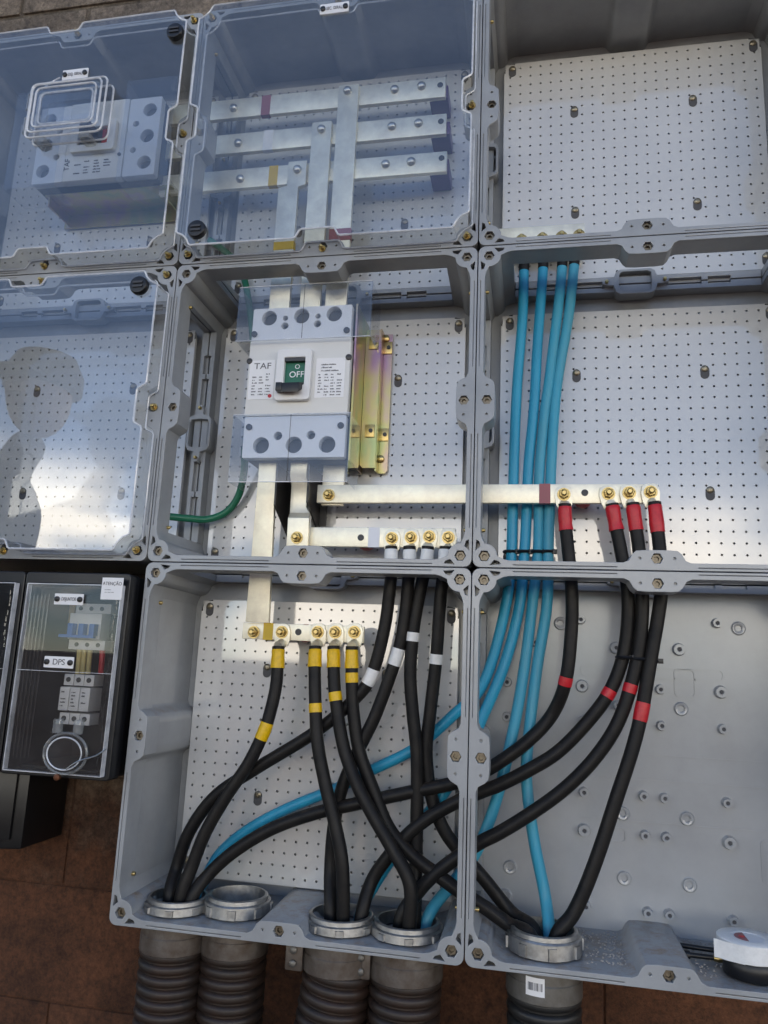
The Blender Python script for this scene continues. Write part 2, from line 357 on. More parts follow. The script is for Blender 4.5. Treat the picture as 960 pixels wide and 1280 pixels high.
def frame_mesh(w, h):
    if (w, h) in FR: return FR[w, h]
    mb = MB(); ins, _ = outline(w, h); o = outer_outline(w, h)
    hexes = [ngon(x, z, .0165) for x in (.034, w-.034) for z in (-.034, -h+.034)]
    hexes += [ngon(w/2, -.034, .0155), ngon(w/2, -h+.034, .0155), ngon(.034, -h/2, .0155), ngon(w-.034, -h/2, .0155)]
    tri = []
    for sx in (0, 1):
        for sz in (0, 1):
            for q in ([(.050, .0085), (.080, .0110), (.076, .0185), (.062, .0230)], [(.0085, .050), (.0230, .062), (.0185, .076), (.0110, .080)]):
                tri.append([(x if sx == 0 else w-x, -z if sz == 0 else -h+z) for x, z in q])
    gr = []
    for s in SIDES:
        ln = w if s in ('bottom', 'top') else h
        for a0, a1 in ((.115, ln/2-.105), (ln/2+.105, ln-.115)):
            for b in (.0085,):
                gr.append([local(s, *q, w, h) for q in ((a0, b), (a1, b), (a1, b+.0018), (a0, b+.0018))])
        for sg in (-1, 1):
            gr.append([local(s, ln/2+sg*.045+x, .034+z, w, h) for x, z in ngon(0, 0, .004, 6)])
    add(mb, flat(o, [ins]+hexes+tri+gr, 0, .007, .0012))
    add(mb, flat(o, [ins]+hexes+tri, .0072, .035))
    add(mb, flat(o, [ins], .0352, .08))
    # small raised bead along the inner lip
    ring = [(x, -.0005, z) for x, z in ins]
    FR[w, h] = mb.mesh('front_frame', M['grey'], bevel=0, ang=35)
    return FR[w, h]
nut = MB(); nut.lathe((0, .012, 0), (0, -1, 0), [(-.02, .0150), (.004, .0150), (.006, .0135)], 6, caps=(True, False)); nut.lathe((0, .006, 0), (0, -1, 0), [(0, .0135), (0, .0075), (-.008, .0065)], 6, caps=(False, True))
NUT = nut.mesh('hex_nut', mat('weathered zinc nut', (.20, .17, .13), .42, .9, var=.4, vscale=180), ang=30)
scr = MB(); scr.lathe((0, 0, 0), (0, -1, 0), [(0, .0112), (.002, .0112), (.004, .009), (.0055, .004)], 14)
scr.box(-.0014, .0014, -.0062, -.005, -.006, .006)
SCREW = scr.mesh('plate_screw', mat('tarnished screw', (.30, .26, .19), .4, .9, var=.3, vscale=200), ang=30)
slot = MB(); slot.prism(rrect(-.0135, .0135, -.028, .016, .0132, 4), -.0012, .0008)
SLOT = slot.mesh('screw_slot', M['recess'])
pin = MB(); pin.lathe((0, 0, 0), (0, -1, 0), [(0, .006), (.007, .006), (.010, .004)], 10)
PIN = pin.mesh('wall_screw', M['brass'])

def plate_mesh():
    pitch = .0363; n = 24; half = pitch*(n-1)/2
    mb = MB(); x0, x1 = -.44, .44
    r = .0039
    bm = mb.bm
    cor = {}
    def cv(i, j):
        if (i, j) not in cor:
            x = -half-pitch/2+i*pitch; z = -half-pitch/2+j*pitch
            cor[i, j] = bm.verts.new((x, 0, z))
        return cor[i, j]
    skip = set()
    for sx in (-.2, .2):
        for sz in (-.2, .2):
            for i in range(n):
                for j in range(n):
                    if abs(-half+i*pitch-sx) < .016 and abs(-half+j*pitch-sz) < .02: skip.add((i, j))
    for i in (0, n-1):
        for j in (0, n-1): skip.add((i, j))
    for i in range(n):
        for j in range(n):
            c = [cv(i, j), cv(i+1, j), cv(i+1, j+1), cv(i, j+1)]
            if (i, j) in skip: bm.faces.new(c); continue
            cx = -half+i*pitch; cz = -half+j*pitch
            a = [bm.verts.new((cx+r*cos(pi*k/4-3*pi/4), 0, cz+r*sin(pi*k/4-3*pi/4))) for k in range(8)]
            b = [bm.verts.new((v.co.x, .006, v.co.z)) for v in a]
            for q in range(4):
                bm.faces.new((c[q], c[(q+1) % 4], a[(2*q+2) % 8], a[2*q+1], a[2*q]))
            for q in range(8): bm.faces.new((a[q], a[(q+1) % 8], b[(q+1) % 8], b[q]))
    # margin and rounded returned edge
    per = [cv(i, 0) for i in range(n)]+[cv(n, j) for j in range(n)]+[cv(n-i, n) for i in range(n)]+[cv(0, n-j) for j in range(n)]
    def ext(v, e, y):
        x, z = v.co.x, v.co.z; h2 = half+pitch/2; rr = .012
        X = x*(h2+e)/h2; Z = z*(h2+e)/h2
        if abs(abs(x)-h2) < 1e-5 and abs(abs(z)-h2) < 1e-5: X -= math.copysign(.007, x); Z -= math.copysign(.007, z)
        return bm.verts.new((X, y, Z))
    prev = per
    for e, y in ((.0035, 0), (.0045, .002), (.0045, .014)):
        cur = [ext(v, e, y) for v in per]; m_ = len(per)
        for k in range(m_): bm.faces.new((prev[k], prev[(k+1) % m_], cur[(k+1) % m_], cur[k]))
        prev = cur
    return mb.mesh('mounting_plate', M['plate'], ang=40)
PLATE = plate_mesh()
DB = .335
def lid_outline(w, h):
    it, ib, il = .055, .02, .02
    pts = []
    X0, X1, Z0, Z1 = il, w-il, -h+ib, -it
    def side(p, q, n):           # straight side with a notch in its middle, corner cut at its end
        p = Vector(p); q = Vector(q); d = (q-p); ln = d.length; d /= ln; n = Vector(n)
        m_ = ln/2; r = []
        for a, b in ((.052, 0), (m_-.078, 0), (m_-.070, .003), (m_-.058, .026), (m_-.050, .030), (m_+.050, .030), (m_+.058, .026), (m_+.070, .003), (m_+.078, 0), (ln-.052, 0), (ln-.046, .006), (ln-.040, .020), (ln-.030, .032), (ln-.020, .040), (ln-.006, .046)):
            r.append(tuple(p+d*a+n*b))
        return r
    pts += side((X0, Z0), (X1, Z0), (0, 1)); pts += side((X1, Z0), (X1, Z1), (-1, 0))
    pts += side((X1, Z1), (X0, Z1), (0, -1)); pts += side((X0, Z1), (X0, Z0), (1, 0))
    return pts
def make_lid(p, ox, oz, h, label):
    o = lid_outline(1, h); cx, cz = .5, -h/2
    base = [(ox+x, oz+z) for x, z in o]
    front = [(ox+cx+(x-cx)*.992, oz+cz+(z-cz)*.992) for x, z in o]
    mb = MB(); add(mb, flat(front, [], -.0765, -.0735))
    lid = mb.build('lid', M['clear'], p); lid['label'] = label
    mb = MB(); mb.loft([[(x, -.0045, z) for x, z in base], [(x, -.071, z) for x, z in front]], caps=(False, False))
    w_ = mb.build('lid_wall', M['wall'], lid)
    for nm, ring, y, rr in (('lid_front_edge', front, -.0745, .0034), ('lid_base_edge', base, -.0042, .003)):
        mb = MB(); P = [Vector((x, y, z)) for x, z in ring]; n = len(P); rings = []
        for i in range(n):
            t = (P[(i+1) % n]-P[i-1]).normalized(); X = Vector((0, 1, 0)); Y = t.cross(X)
            rings.append([P[i]+(X*cos(2*pi*k/6)+Y*sin(2*pi*k/6))*rr for k in range(6)])
        V = [[mb.v(q) for q in rg] for rg in rings]
        for i in range(n):
            for k in range(6): mb.face((V[i][k], V[i][(k+1) % 6], V[(i+1) % n][(k+1) % 6], V[(i+1) % n][k]))
        mb.build(nm, M['edge'], lid)
    # clear flange lying on the frame
    return lid
def enclosure(ox, oz, h, solid, label, plate=True, lid=None, name='electrical_enclosure'):
    p = thing(name, label, 'enclosure', (ox, 0, oz-h), 'grey plastic enclosures bolted together in a grid')
    w = 1.0
    put('front_frame', frame_mesh(w, h), p, (ox, 0, oz))
    pts, tags = outline(w, h); n = len(pts)
    def shrink(q, y):
        k = 1-.05*(y-.08)*(0.5 if True else 1); x, z = q
        return (ox+w/2+(x-w/2)*k, y, oz-h/2+(z+h/2)*k)
    def outer(tag, y):
        s, a = tag; ln = w if s in ('bottom', 'top') else h
        x, z = local(s, max(.02, min(ln-.02, a)), .0025, w, h); return (ox+x, y, oz+z)
    def strip(idx, y0, y1, nm):
        mb = MB()
        R = [[shrink(pts[i % n], y0) for i in idx], [shrink(pts[i % n], y1) for i in idx], [outer(tags[i % n], y1) for i in idx], [outer(tags[i % n], y0) for i in idx]]
        V = [[mb.v(q) for q in r] for r in R]; m_ = len(idx)
        for a in range(4):
            b = (a+1) % 4
            for i in range(m_-1): mb.face((V[a][i], V[a][i+1], V[b][i+1], V[b][i]))
        mb.face([V[a][0] for a in range(4)]); mb.face([V[a][-1] for a in range(4)][::-1])
        return mb.build(nm, M['grey'], p, ang=50)
    per = n//4
    for k, s in enumerate(SIDES):
        i0 = k*per
        # corner post from the previous side's end to this side's start
        strip(range(i0-7, i0+7), .0802, DB, 'corner_post')
        if s in solid: strip(range(i0+6, i0+per-6), .0803, DB, 'side_wall')
        else:
            ln = w if s in ('bottom', 'top') else h
            poly = [(.108, .0025), (.108, .027), (ln-.108, .027), (ln-.108, .0025), (ln-.20, .0025), (ln-.20, .013), (ln-.27, .013), (ln-.27, .0025), (ln-.29, .0025), (ln-.29, .013), (ln/2+.10, .013), (ln/2+.10, .0025),
                    (ln/2-.10, .0025), (ln/2-.10, .013), (.29, .013), (.29, .0025), (.27, .0025), (.27, .013), (.20, .013), (.20, .0025)]
            P = [local(s, a, b, w, h) for a, b in poly]
            mb = MB(); add(mb, flat([(ox+x, oz+z) for x, z in P], [], .288, .3335, .0015)); R4 = [local(s, a, b, w, h) for a, b in ((.19, .0026), (.19, .0145), (ln-.19, .0145), (ln-.19, .0026))]; add(mb, flat([(ox+x, oz+z) for x, z in R4], [], .304, .333))
            rail = mb.build('wall_rail', M['grey'], p)
            if s in ('bottom', 'right'):
                o_ = [(-.105, .006), (-.085, .012), (-.07, .012), (-.062, .036), (-.048, .044), (.048, .044), (.062, .036), (.07, .012), (.085, .012), (.105, .006)]
                hexo = [local(s, ln/2+a, b, w, h) for a, b in o_]+[local(s, ln/2+a, -b, w, h) for a, b in o_[::-1]]
                i_ = [(-.052, .006), (-.050, .030), (-.040, .036), (.040, .036), (.050, .030), (.052, .006)]
                hexi = [local(s, ln/2+a, b, w, h) for a, b in i_]+[local(s, ln/2+a, -b, w, h) for a, b in i_[::-1]]
                mb = MB(); add(mb, flat([(ox+x, oz+z) for x, z in hexo], [[(ox+x, oz+z) for x, z in hexi]], .270, .320, .0012))
                mb.build('latch_clip', M['grey'], rail)
                for sg in (-1, 1):
                    q = local(s, ln/2+sg*.092, 0, w, h); put('clip_screw', PIN, rail, (ox+q[0], .268, oz+q[1]))
    mb = MB(); mb.box(ox+.002, ox+w-.002, DB+.0006, DB+.018, oz-h+.002, oz-.002); mb.build('back_wall', M['back'] if not plate else M['grey'], p)
    if not lid:
        fr = [c for c in p.children if c.name.startswith('front_frame')][0]
        for x in (.034, w-.034):
            for z in (-.034, -h+.034): put('hex_nut', NUT, fr, (ox+x, .004, oz+z), (0, random.random(), 0))
        for x, z in ((w/2, -.034), (w/2, -h+.034), (.034, -h/2), (w-.034, -h/2)): put('hex_nut', NUT, fr, (ox+x, .004, oz+z), (0, random.random(), 0))
    for x, z, d in ((.10, -.12, 1), (.90, -.12, -1), (.1, -h+.12, 1), (.9, -h+.12, -1)):
        side = T0 if d > 0 else w-T0
        o = put('wall_screw', PIN, p, (ox+side, .07, oz+z), (0, 0, radians(90*d)))
    if plate:
        pl = put('mounting_plate', PLATE, p, (ox+.5, .30, oz-.527))
        for x, z in ((.09, -.115), (.915, -.115), (.09, -.925), (.915, -.925), (.31, -.31), (.71, -.31), (.31, -.71), (.71, -.71)):
            put('plate_screw', SCREW, pl, (ox+x, .299, oz+z+.006), (0, random.uniform(0, 3), 0))
            put('screw_slot', SLOT, pl, (ox+x, .2995, oz+z))
        for x, z in ((.2, -.2), (.8, -.2), (.2, -.8), (.8, -.8)):
            mb = MB(); mb.cyl((ox+x, .306, oz+z), (0, 1, 0), .012, .028, 10); mb.build('standoff', M['grey'], pl)
    l_ = None
    if lid: l_ = make_lid(p, ox, oz, h, lid)
    return p, l_
HB = 1.03
TL, TLlid = enclosure(-1, 1, 1, ('top', 'left'), 'upper left grey enclosure holding a sideways white breaker behind a clear lid', lid='clear lid with a small hinged window')
TC, TClid = enclosure(0, 1, 1, ('top',), 'upper middle enclosure whose clear lid covers three long busbars', lid='clear lid reflecting deep blue sky')
TR, _ = enclosure(1, 1, 1, ('top', 'right'), 'upper right open enclosure, nearly bare, with dark ceiling above its perforated plate')
ML, MLlid = enclosure(-1, 0, 1, ('bottom', 'left'), 'middle left empty enclosure whose clear lid mirrors cloud and a dark figure', lid='clear lid mirroring cloud and sky')
MC, _ = enclosure(0, 0, 1, (), 'middle open enclosure holding the white breaker with the green OFF window')
MR, _ = enclosure(1, 0, 1, ('right',), 'open enclosure right of the breaker, blue cables running down its left side')
BC, _ = enclosure(0, -1, HB, ('bottom', 'left'), 'lower open enclosure with four conduit openings in its floor')
BR, _ = enclosure(1, -1, HB, ('bottom', 'right'), 'lower right open enclosure with bare studded back and no perforated plate', plate=False)

# studs and moulded outlines on the bare back of the lower right enclosure
bw = [c for c in BR.children if c.name.startswith('back_wall')][0]
def stud_mesh(R, h, hole):
    mb = MB(); mb.lathe((0, 0, 0), (0, -1, 0), [(0, R*1.15), (h*.25, R), (h, R*.92), (h, hole*1.5), (h*.8, hole)], 16, caps=(True, False))
    mb.lathe((0, 0, 0), (0, -1, 0), [(h*.8, hole), (h*.1, hole*.9)], 16, caps=(False, True)); return mb.mesh('mounting_boss', M['back'])
ST = [stud_mesh(.0135, .020, .0045), stud_mesh(.0175, .018, .005), stud_mesh(.019, .008, .010)]
HOLE = MB().cyl((0, 0, 0), (0, -1, 0), .0055, .001, 10).mesh('boss_hole', M['recess'])
z7 = [(530, 42, 1), (98, 205, 1), (447, 220, 0), (717, 232, 1), (541, 307, 2), (102, 360, 0), (452, 382, 0), (726, 397, 0), (258, 290, 0), (106, 677, 0), (373, 695, 0), (466, 704, 0), (745, 725, 0), (280, 773, 2), (567, 797, 2), (108, 847, 1), (379, 870, 0), (474, 879, 0), (755, 903, 1), (287, 1062, 2), (578, 1093, 2), (115, 1185, 0), (391, 1214, 0), (487, 1223, 0), (773, 1252, 0), (250, 35, 1)]
z1 = [(360, 183, 0), (730, 193, 0), (160, 353, 0), (159, 447, 0), (168, 857, 2), (155, 935, 2), (306, 193, 2), (790, 207, 2), (238, 245, 0)]
for (a, b, k), s_, ox_, oy_ in [(q, 3.554, 700, 800) for q in z7]+[(q, 2.17, 560, 690) for q in z1]:
    q = at(ox_+a/s_, oy_+b/s_, DB-.012); q.y = DB+.0008
    b_ = put('mounting_boss', ST[k], bw, q)
    if k < 2: put('boss_hole', HOLE, bw, (q.x, DB-.0160 if k == 0 else DB-.0145, q.z))
def outline_rect(u0, v0, u1, v1):
    a = at(u0, v0, DB); b = at(u1, v1, DB); x0, x1, z0, z1_ = a.x, b.x, b.z, a.z
    mb = MB(); add(mb, flat(rrect(x0, x1, z0, z1_, .012), [rrect(x0+.004, x1-.004, z0+.004, z1_-.004, .009)], DB-.0025, DB+.0012)); mb.build('moulded_outline', M['back'], bw)
for q in ((726, 830, 905, 852), (842, 836, 870, 872), (950, 1050, 1010, 1110), (757, 1033, 783, 1054)): outline_rect(*q)
for v_ in (937, 968, 1020):
    a = at(705, v_, DB); MB().box(a.x+.05, 1.96, DB-.0015, DB+.0012, a.z-.002, a.z+.001).build('moulded_line', M['back'], bw)

# ------------------------------------------------------------------ lid fittings
def knob(lid, u_, v_):
    q = at(u_, v_, -.085); q.y = -.0765
    mb = MB(); mb.lathe(q, (0, -1, 0), [(0, .031), (.012, .031), (.018, .028)], 24)
    k = mb.build('lid_knob', M['blackp'], lid, bevel=.001)
    for s_ in (-1, 1):
        mb = MB(); mb.box(q.x-.017, q.x+.017, -.0985, -.094, q.z+s_*.007-.0035, q.z+s_*.007+.0035); mb.build('knob_grip', M['dark'], k)
knob(TLlid, 219, 40); knob(TClid, 246, 287); knob(MLlid, 174, 357)
def strip_label(lid, u0, v0, u1, v1, txt, Y=-.0765):
    a = at(u0, v0, Y-.004); b = at(u1, v1, Y-.004); z = (a.z+b.z)/2
    hgt = .020
    mb = MB(); mb.prism(rrect(a.x, b.x, z-hgt, z+hgt, .003), Y-.0045, Y-.0006); s_ = mb.build('name_strip', M['silver'], lid, bevel=.0008)
    for x in (a.x+.011, b.x-.011):
        mb = MB(); mb.lathe((x, Y-.0044, z), (0, -1, 0), [(0, .009), (.005, .009), (.007, .006)], 12); mb.build('strip_screw', M['blackp'], s_)
    text_obj('strip_lettering', txt, hgt*.85, M['ink'], s_, ((a.x+b.x)/2, Y-.005, z), squash=.62)
strip_label(TLlid, 78, 95, 110, 90, 'DISJ. GERAL'); strip_label(TClid, 400, 12, 436, 8, 'SEC. GERAL')
BOLT = MB(); BOLT.lathe((0, 0, 0), (0, -1, 0), [(0, .0115), (.003, .0115)], 14); BOLT.lathe((0, -.003, 0), (0, -1, 0), [(0, .009), (.007, .009), (.008, .008)], 6)
BOLT.lathe((0, -.011, 0), (0, -1, 0), [(0, .006), (.008, .006), (.010, .004)], 10)
BOLTS = BOLT.mesh('lid_screw', M['brass'], ang=30)
for lid, ox_, oz_ in ((TLlid, -1, 1), (TClid, 0, 1), (MLlid, -1, 0)):
    for x, z in ((.965, -.965), (.035, -.965), (.965, -.035), (.5, -.975), (.972, -.5), (.028, -.5), (.5, -.03), (.035, -.035)):
        put('lid_screw', BOLTS, lid, (ox_+x, -.002, oz_+z), (0, random.random(), 0))
# hinged inspection window on the upper left lid
a = at(42, 103, -.12); b = at(127, 160, -.12); Yw = -.0772
wx0, wx1, wz0, wz1 = a.x, b.x, b.z-.012, a.z-.012
iw = None
mb = MB(); add(mb, flat(rrect(wx0, wx1, wz0, wz1, .02), [rrect(wx0+.045, wx1-.045, wz0+.04, wz1-.04, .02)], Yw-.045, Yw, .006)); iw = mb.build('inspection_window', M['mclear'], TLlid)
mb = MB(); add(mb, flat(rrect(wx0+.02, wx1-.02, wz0+.02, wz1-.02, .02), [], Yw-.055, Yw-.048, .002)); mb.build('window_pane', M['clear'], iw)
for i, (e, y) in enumerate(((0, -.045), (.013, -.056), (.045, -.05), (.0, -.004), (.03, -.058))):
    P = rrect(wx0+e, wx1-e, wz0+e, wz1-e, .02); P.append(P[0]); P.append(P[1])
    MB().tube([(x, Yw+y, z) for x, z in P], .0036, 6).build('window_bead', M['edge'], iw)
for x in (wx0+.06, wx1-.06): MB().box(x-.02, x+.02, Yw-.05, Yw-.0005, wz0-.022, wz0-.002).build('window_latch', M['wall'], iw, bevel=.004)
for z in (wz0+.06, wz1-.06): MB().cyl((wx0-.012, Yw-.03, z-.03), (0, 0, 1), .011, .06, 10).build('window_hinge', M['wall'], iw)
MB().tube(smooth_path([at(75, 97, -.085), at(62, 104, -.10), at(52, 112, -.125)]), .0022, 6).build('seal_wire', M['edge'], iw)

# ------------------------------------------------------------------ breakers
def bars_print(p, x0, x1, z0, z1, Y, rows, cols, vertical=False):   # rows of print too small to read
    mb = MB()
    for r_ in range(rows):
        z = z1-(r_+.5)*(z1-z0)/rows
        for c_ in range(cols):
            xa = x0+(c_+.12)*(x1-x0)/cols; xb = xa+(x1-x0)/cols*random.uniform(.35, .75)
            if random.random() < .12: continue
            h = min((z1-z0)/rows*.24, .0032); x = xa
            while x < xb:
                cw = random.uniform(.0012, .0030); k_ = random.uniform(.55, 1)
                mb.box(x, x+cw, Y-.0005, Y+.0004, z-h, z-h+2*h*k_); x += cw+.0009
                if random.random() < .15: x += .002
    return mb.build('fine_print', M['ink'], p)
bk = thing('circuit_breaker', 'white moulded case breaker with green OFF window and black handle', 'circuit breaker', (.42, .27, -.65), 'moulded case circuit breakers')
X0, X1 = .246, .592
MB().box(X0+.004, X1-.003, .115, .265, -.646, -.132).build('breaker_base', M['dark'], bk, bevel=.004)
MB().box(X0, X1, .080, .114, -.508, -.246).build('breaker_cover', M['shell'], bk, bevel=.005)
def term(z0, z1, holes, up):
    hs = [ngon(x, z, r_, 22) for x, z, r_ in holes]
    mb = MB(); add(mb, flat(rrect(X0+.002, X1-.004, z0, z1, .006), hs, .084, .114, .0015)); t = mb.build('terminal_cover', M['cover'], bk)
    for x, z, r_ in holes:
        mb = MB(); mb.cyl((x, .1125, z), (0, 1, 0), r_*1.05, .0022, 20); mb.build('terminal_well', M['recess'], t)
    zz = z1 if not up else z0
    return t
term(-.2445, -.130, [(.305, -.165, .026), (.417, -.163, .026), (.528, -.161, .026), (.361, -.168, .009), (.361, -.195, .012), (.473, -.166, .009), (.473, -.193, .012)], True)
term(-.648, -.5095, [(.310, -.606, .027), (.420, -.606, .027), (.530, -.606, .027), (.365, -.575, .014), (.475, -.574, .014)], False)
for x, z in ((X0+.004, -.318), (X1-.006, -.316), (X0+.012, -.222), (X1-.018, -.222), (X0+.02, -.545), (X1-.02, -.545)):
    MB().lathe((x, .0835, z), (0, -1, 0), [(0, .0105), (.005, .0105), (.007, .007)], 12).build('case_screw', M['dark'], bk)
dp = MB(); add(dp, flat(rrect(.350, .468, -.463, -.288, .012), [rrect(.377, .447, -.412, -.318, .003)], .060, .0795, .003)); d_ = dp.build('handle_surround', M['cover'], bk)
MB().box(.376, .448, .0765, .0792, -.413, -.317).build('indicator_window', M['greenlab'], d_)
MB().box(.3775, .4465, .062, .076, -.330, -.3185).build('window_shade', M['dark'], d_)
text_obj('off_lettering', 'OFF', .029, M['inkw'], d_, (.4165, .0758, -.372), squash=1.0); text_obj('circle_mark', 'O', .022, M['inkw'], d_, (.4175, .0758, -.345))
hd = MB(); hd.loft([[(.380, .078, -.417), (.446, .078, -.417), (.446, .078, -.398), (.380, .078, -.398)], [(.376, .035, -.446), (.440, .035, -.446), (.440, .035, -.414), (.376, .035, -.414)]])
hd.build('breaker_handle', M['blackp'], d_, bevel=.003)
hl = MB(); hl.box(.362, .384, .033, .06, -.44, -.412); hl.build('handle_tab', M['blackp'], d_, bevel=.003)
for x0, x1, k in ((.2535, .340, 0), (.4795, .5765, 1)):
    l_ = MB(); l_.prism(rrect(x0, x1, -.452, -.317, .003), .0788, .0797); lo = l_.build('rating_label', M['paper'], bk)
    if k == 0:
        text_obj('logo_lettering', 'TAF', .030, M['ink'], lo, (.2975, .0785, -.338), squash=1.15)
        bars_print(lo, .262, .332, -.440, -.360, .0786, 8, 3)
        MB().cyl((.329, .0788, -.441), (0, -1, 0), .0065, .001, 14).build('red_dot', M['red'], lo)
    else:
        bars_print(lo, .487, .57, -.365, -.323, .0786, 4, 1); bars_print(lo, .487, .57, -.447, -.368, .0786, 8, 4)
# zinc plated bracket behind the breaker
zb = thing('mounting_bracket', 'yellow zinc plated bracket standing beside the OFF breaker', 'bracket', (.62, .29, -.65))
MB().box(.596, .602, .105, .288, -.652, -.118).build('side_plate', M['zinc'], zb)
mb = MB(); mb.prism([(.603, -.150), (.655, -.150), (.655, -.642), (.612, -.642), (.603, -.632)], .238, .244); mb.build('web', M['zinc'], zb)
mb = MB(); mb.prism([(.658, -.148), (.688, -.148), (.688, -.640), (.680, -.650), (.658, -.650)], .283, .2885); mb.build('flange', M['zinc'], zb)
MB().box(.652, .6575, .2445, .283, -.650, -.145).build('lip', M['zinc'], zb)
for z in (-.20, -.515):
    for x, y in ((.632, .2355), (.672, .2805)):
        tb = MB().box(x-.016, x+.016, y-.003, y+.002, z-.022, z+.022).build('bracket_tab', M['brass'], zb, bevel=.001)
        MB().cyl((x+.004, y-.003, z), (0, -1, 0), .007, .004, 10).build('tab_screw', M['dark'], tb)
for z in (-.165, -.60): MB().lathe((.664, .281, z), (0, -1, 0), [(0, .013), (.006, .013), (.009, .008)], 10).build('bracket_bolt', M['brass'], zb)
bs = thing('barrier_sheet', 'tall black insulating sheet behind the left edge of the OFF breaker', 'insulator', (.27, .27, -.6))
MB().box(.205, .26, .200, .290, -.60, -.20).build('sheet', M['barrier'], bs)
# clear shields over the terminals
def shield(u0, v0, u1, v1, Y, label, slope):
    a = at(u0, v0, Y); b = at(u1, v1, Y)
    t = thing('terminal_shield', label, 'shield', (a.x, Y, b.z), 'clear shields over breaker terminals')
    MB().box(a.x, b.x, Y-.002, Y, b.z, a.z).build('front_sheet', M['shield'], t)
    mx_ = (a.x+b.x)/2
    MB().box(mx_-.0008, mx_+.0008, Y-.0026, Y-.0021, b.z+.002, a.z-.002).build('centre_seam', M['dark'], t)
    for x in (a.x+.001, b.x-.003):
        MB().box(x, x+.002, Y+.0005, .20, b.z, a.z).build('side_sheet', M['shield'], t)
    for z in (a.z, b.z):
        MB().box(a.x, b.x, Y-.003, Y+.001, z-.0012, z+.0012).build('sheet_edge', M['edge'], t)
    return t
shield(300, 360, 463, 420, .06, 'clear sheet shielding the upper terminals of the OFF breaker', 0)
shield(292, 519, 434, 602, .06, 'clear sheet shielding the lower terminals of the OFF breaker', 0)

# breaker lying on its side behind the upper left lid
b2 = thing('circuit_breaker', 'white breaker lying sideways behind the upper left clear lid', 'circuit breaker', (-.44, .27, .43), 'moulded case circuit breakers')
bx0, bx1, bz0, bz1 = -.690, -.190, .432, .762
MB().box(bx0, bx1, .135, .285, bz0+.004, bz1-.004).build('breaker_base', M['dark'], b2, bevel=.004)
MB().box(bx0+.13, bx1-.13, .10, .134, bz0, bz1).build('breaker_cover', M['shell'], b2, bevel=.005)
for x0, x1, cx in ((bx0, bx0+.128, bx0+.04), (bx1-.128, bx1, bx1-.045)):
    zs = [bz0+.055, (bz0+bz1)/2, bz1-.055]
    hs = [(cx, z, .027) for z in zs]+[(cx+(.05 if cx < -.5 else -.05), (zs[0]+zs[1])/2, .012), (cx+(.05 if cx < -.5 else -.05), (zs[1]+zs[2])/2, .012)]
    mb = MB(); add(mb, flat(rrect(x0, x1, bz0+.002, bz1-.002, .006), [ngon(x, z, r_, 20) for x, z, r_ in hs], .104, .134, .0015)); t_ = mb.build('terminal_cover', M['cover'], b2)
    for x, z, r_ in hs: MB().cyl((x, .1325, z), (0, 1, 0), r_*1.05, .0022, 18).build('terminal_well', M['recess'], t_)
mb = MB(); add(mb, flat(rrect(-.53, -.35, .535, .665, .012), [rrect(-.50, -.38, .565, .635, .003)], .078, .0995, .003)); d2 = mb.build('handle_surround', M['cover'], b2)
MB().box(-.501, -.379, .0962, .0993, .564, .636).build('handle_slot', M['dark'], d2)
MB().box(-.41, -.381, .092, .0960, .568, .632).build('on_flag', M['red'], d2)
MB().box(-.47, -.43, .035, .0958, .57, .63).build('breaker_handle', M['blackp'], d2, bevel=.004)
bars_print(b2, -.52, -.36, .455, .515, .0990, 5, 4)
text_obj('logo_lettering', 'TAF', .030, M['ink'], b2, (-.545, .0985, .50), rot=pi/2)
MB().cyl((-.335, .0995, .525), (0, -1, 0), .007, .003, 12).build('test_button', M['dark'], b2)
zp = thing('mounting_bracket', 'dull zinc plate projecting under the sideways breaker in the upper left enclosure', 'bracket', (-.44, .29, .4))
MB().box(-.66, -.14, .15, .285, .412, .418).build('shelf_plate', M['zinc'], zp); MB().box(-.66, -.14, .283, .29, .36, .412).build('flange', M['zinc'], zp)
for x in (-.64, -.16): MB().box(x-.003, x+.003, .15, .285, .37, .411).build('gusset', M['zinc'], zp)
for (xa, xb, nm) in ((bx0-.09, bx0+.12, 'left'), (bx1-.13, bx1+.07, 'right')):
    t = thing('terminal_shield', 'clear sheet shielding the %s terminals of the sideways breaker' % nm, 'shield', (xa, .08, bz0), 'clear shields over breaker terminals')
    MB().box(xa, xb, .072, .074, bz0-.03, bz1+.05).build('front_sheet', M['shield'], t)
    for z in (bz0-.03, bz1+.05): MB().box(xa, xb, .0745, .2, z-.001, z+.001).build('side_sheet', M['shield'], t)

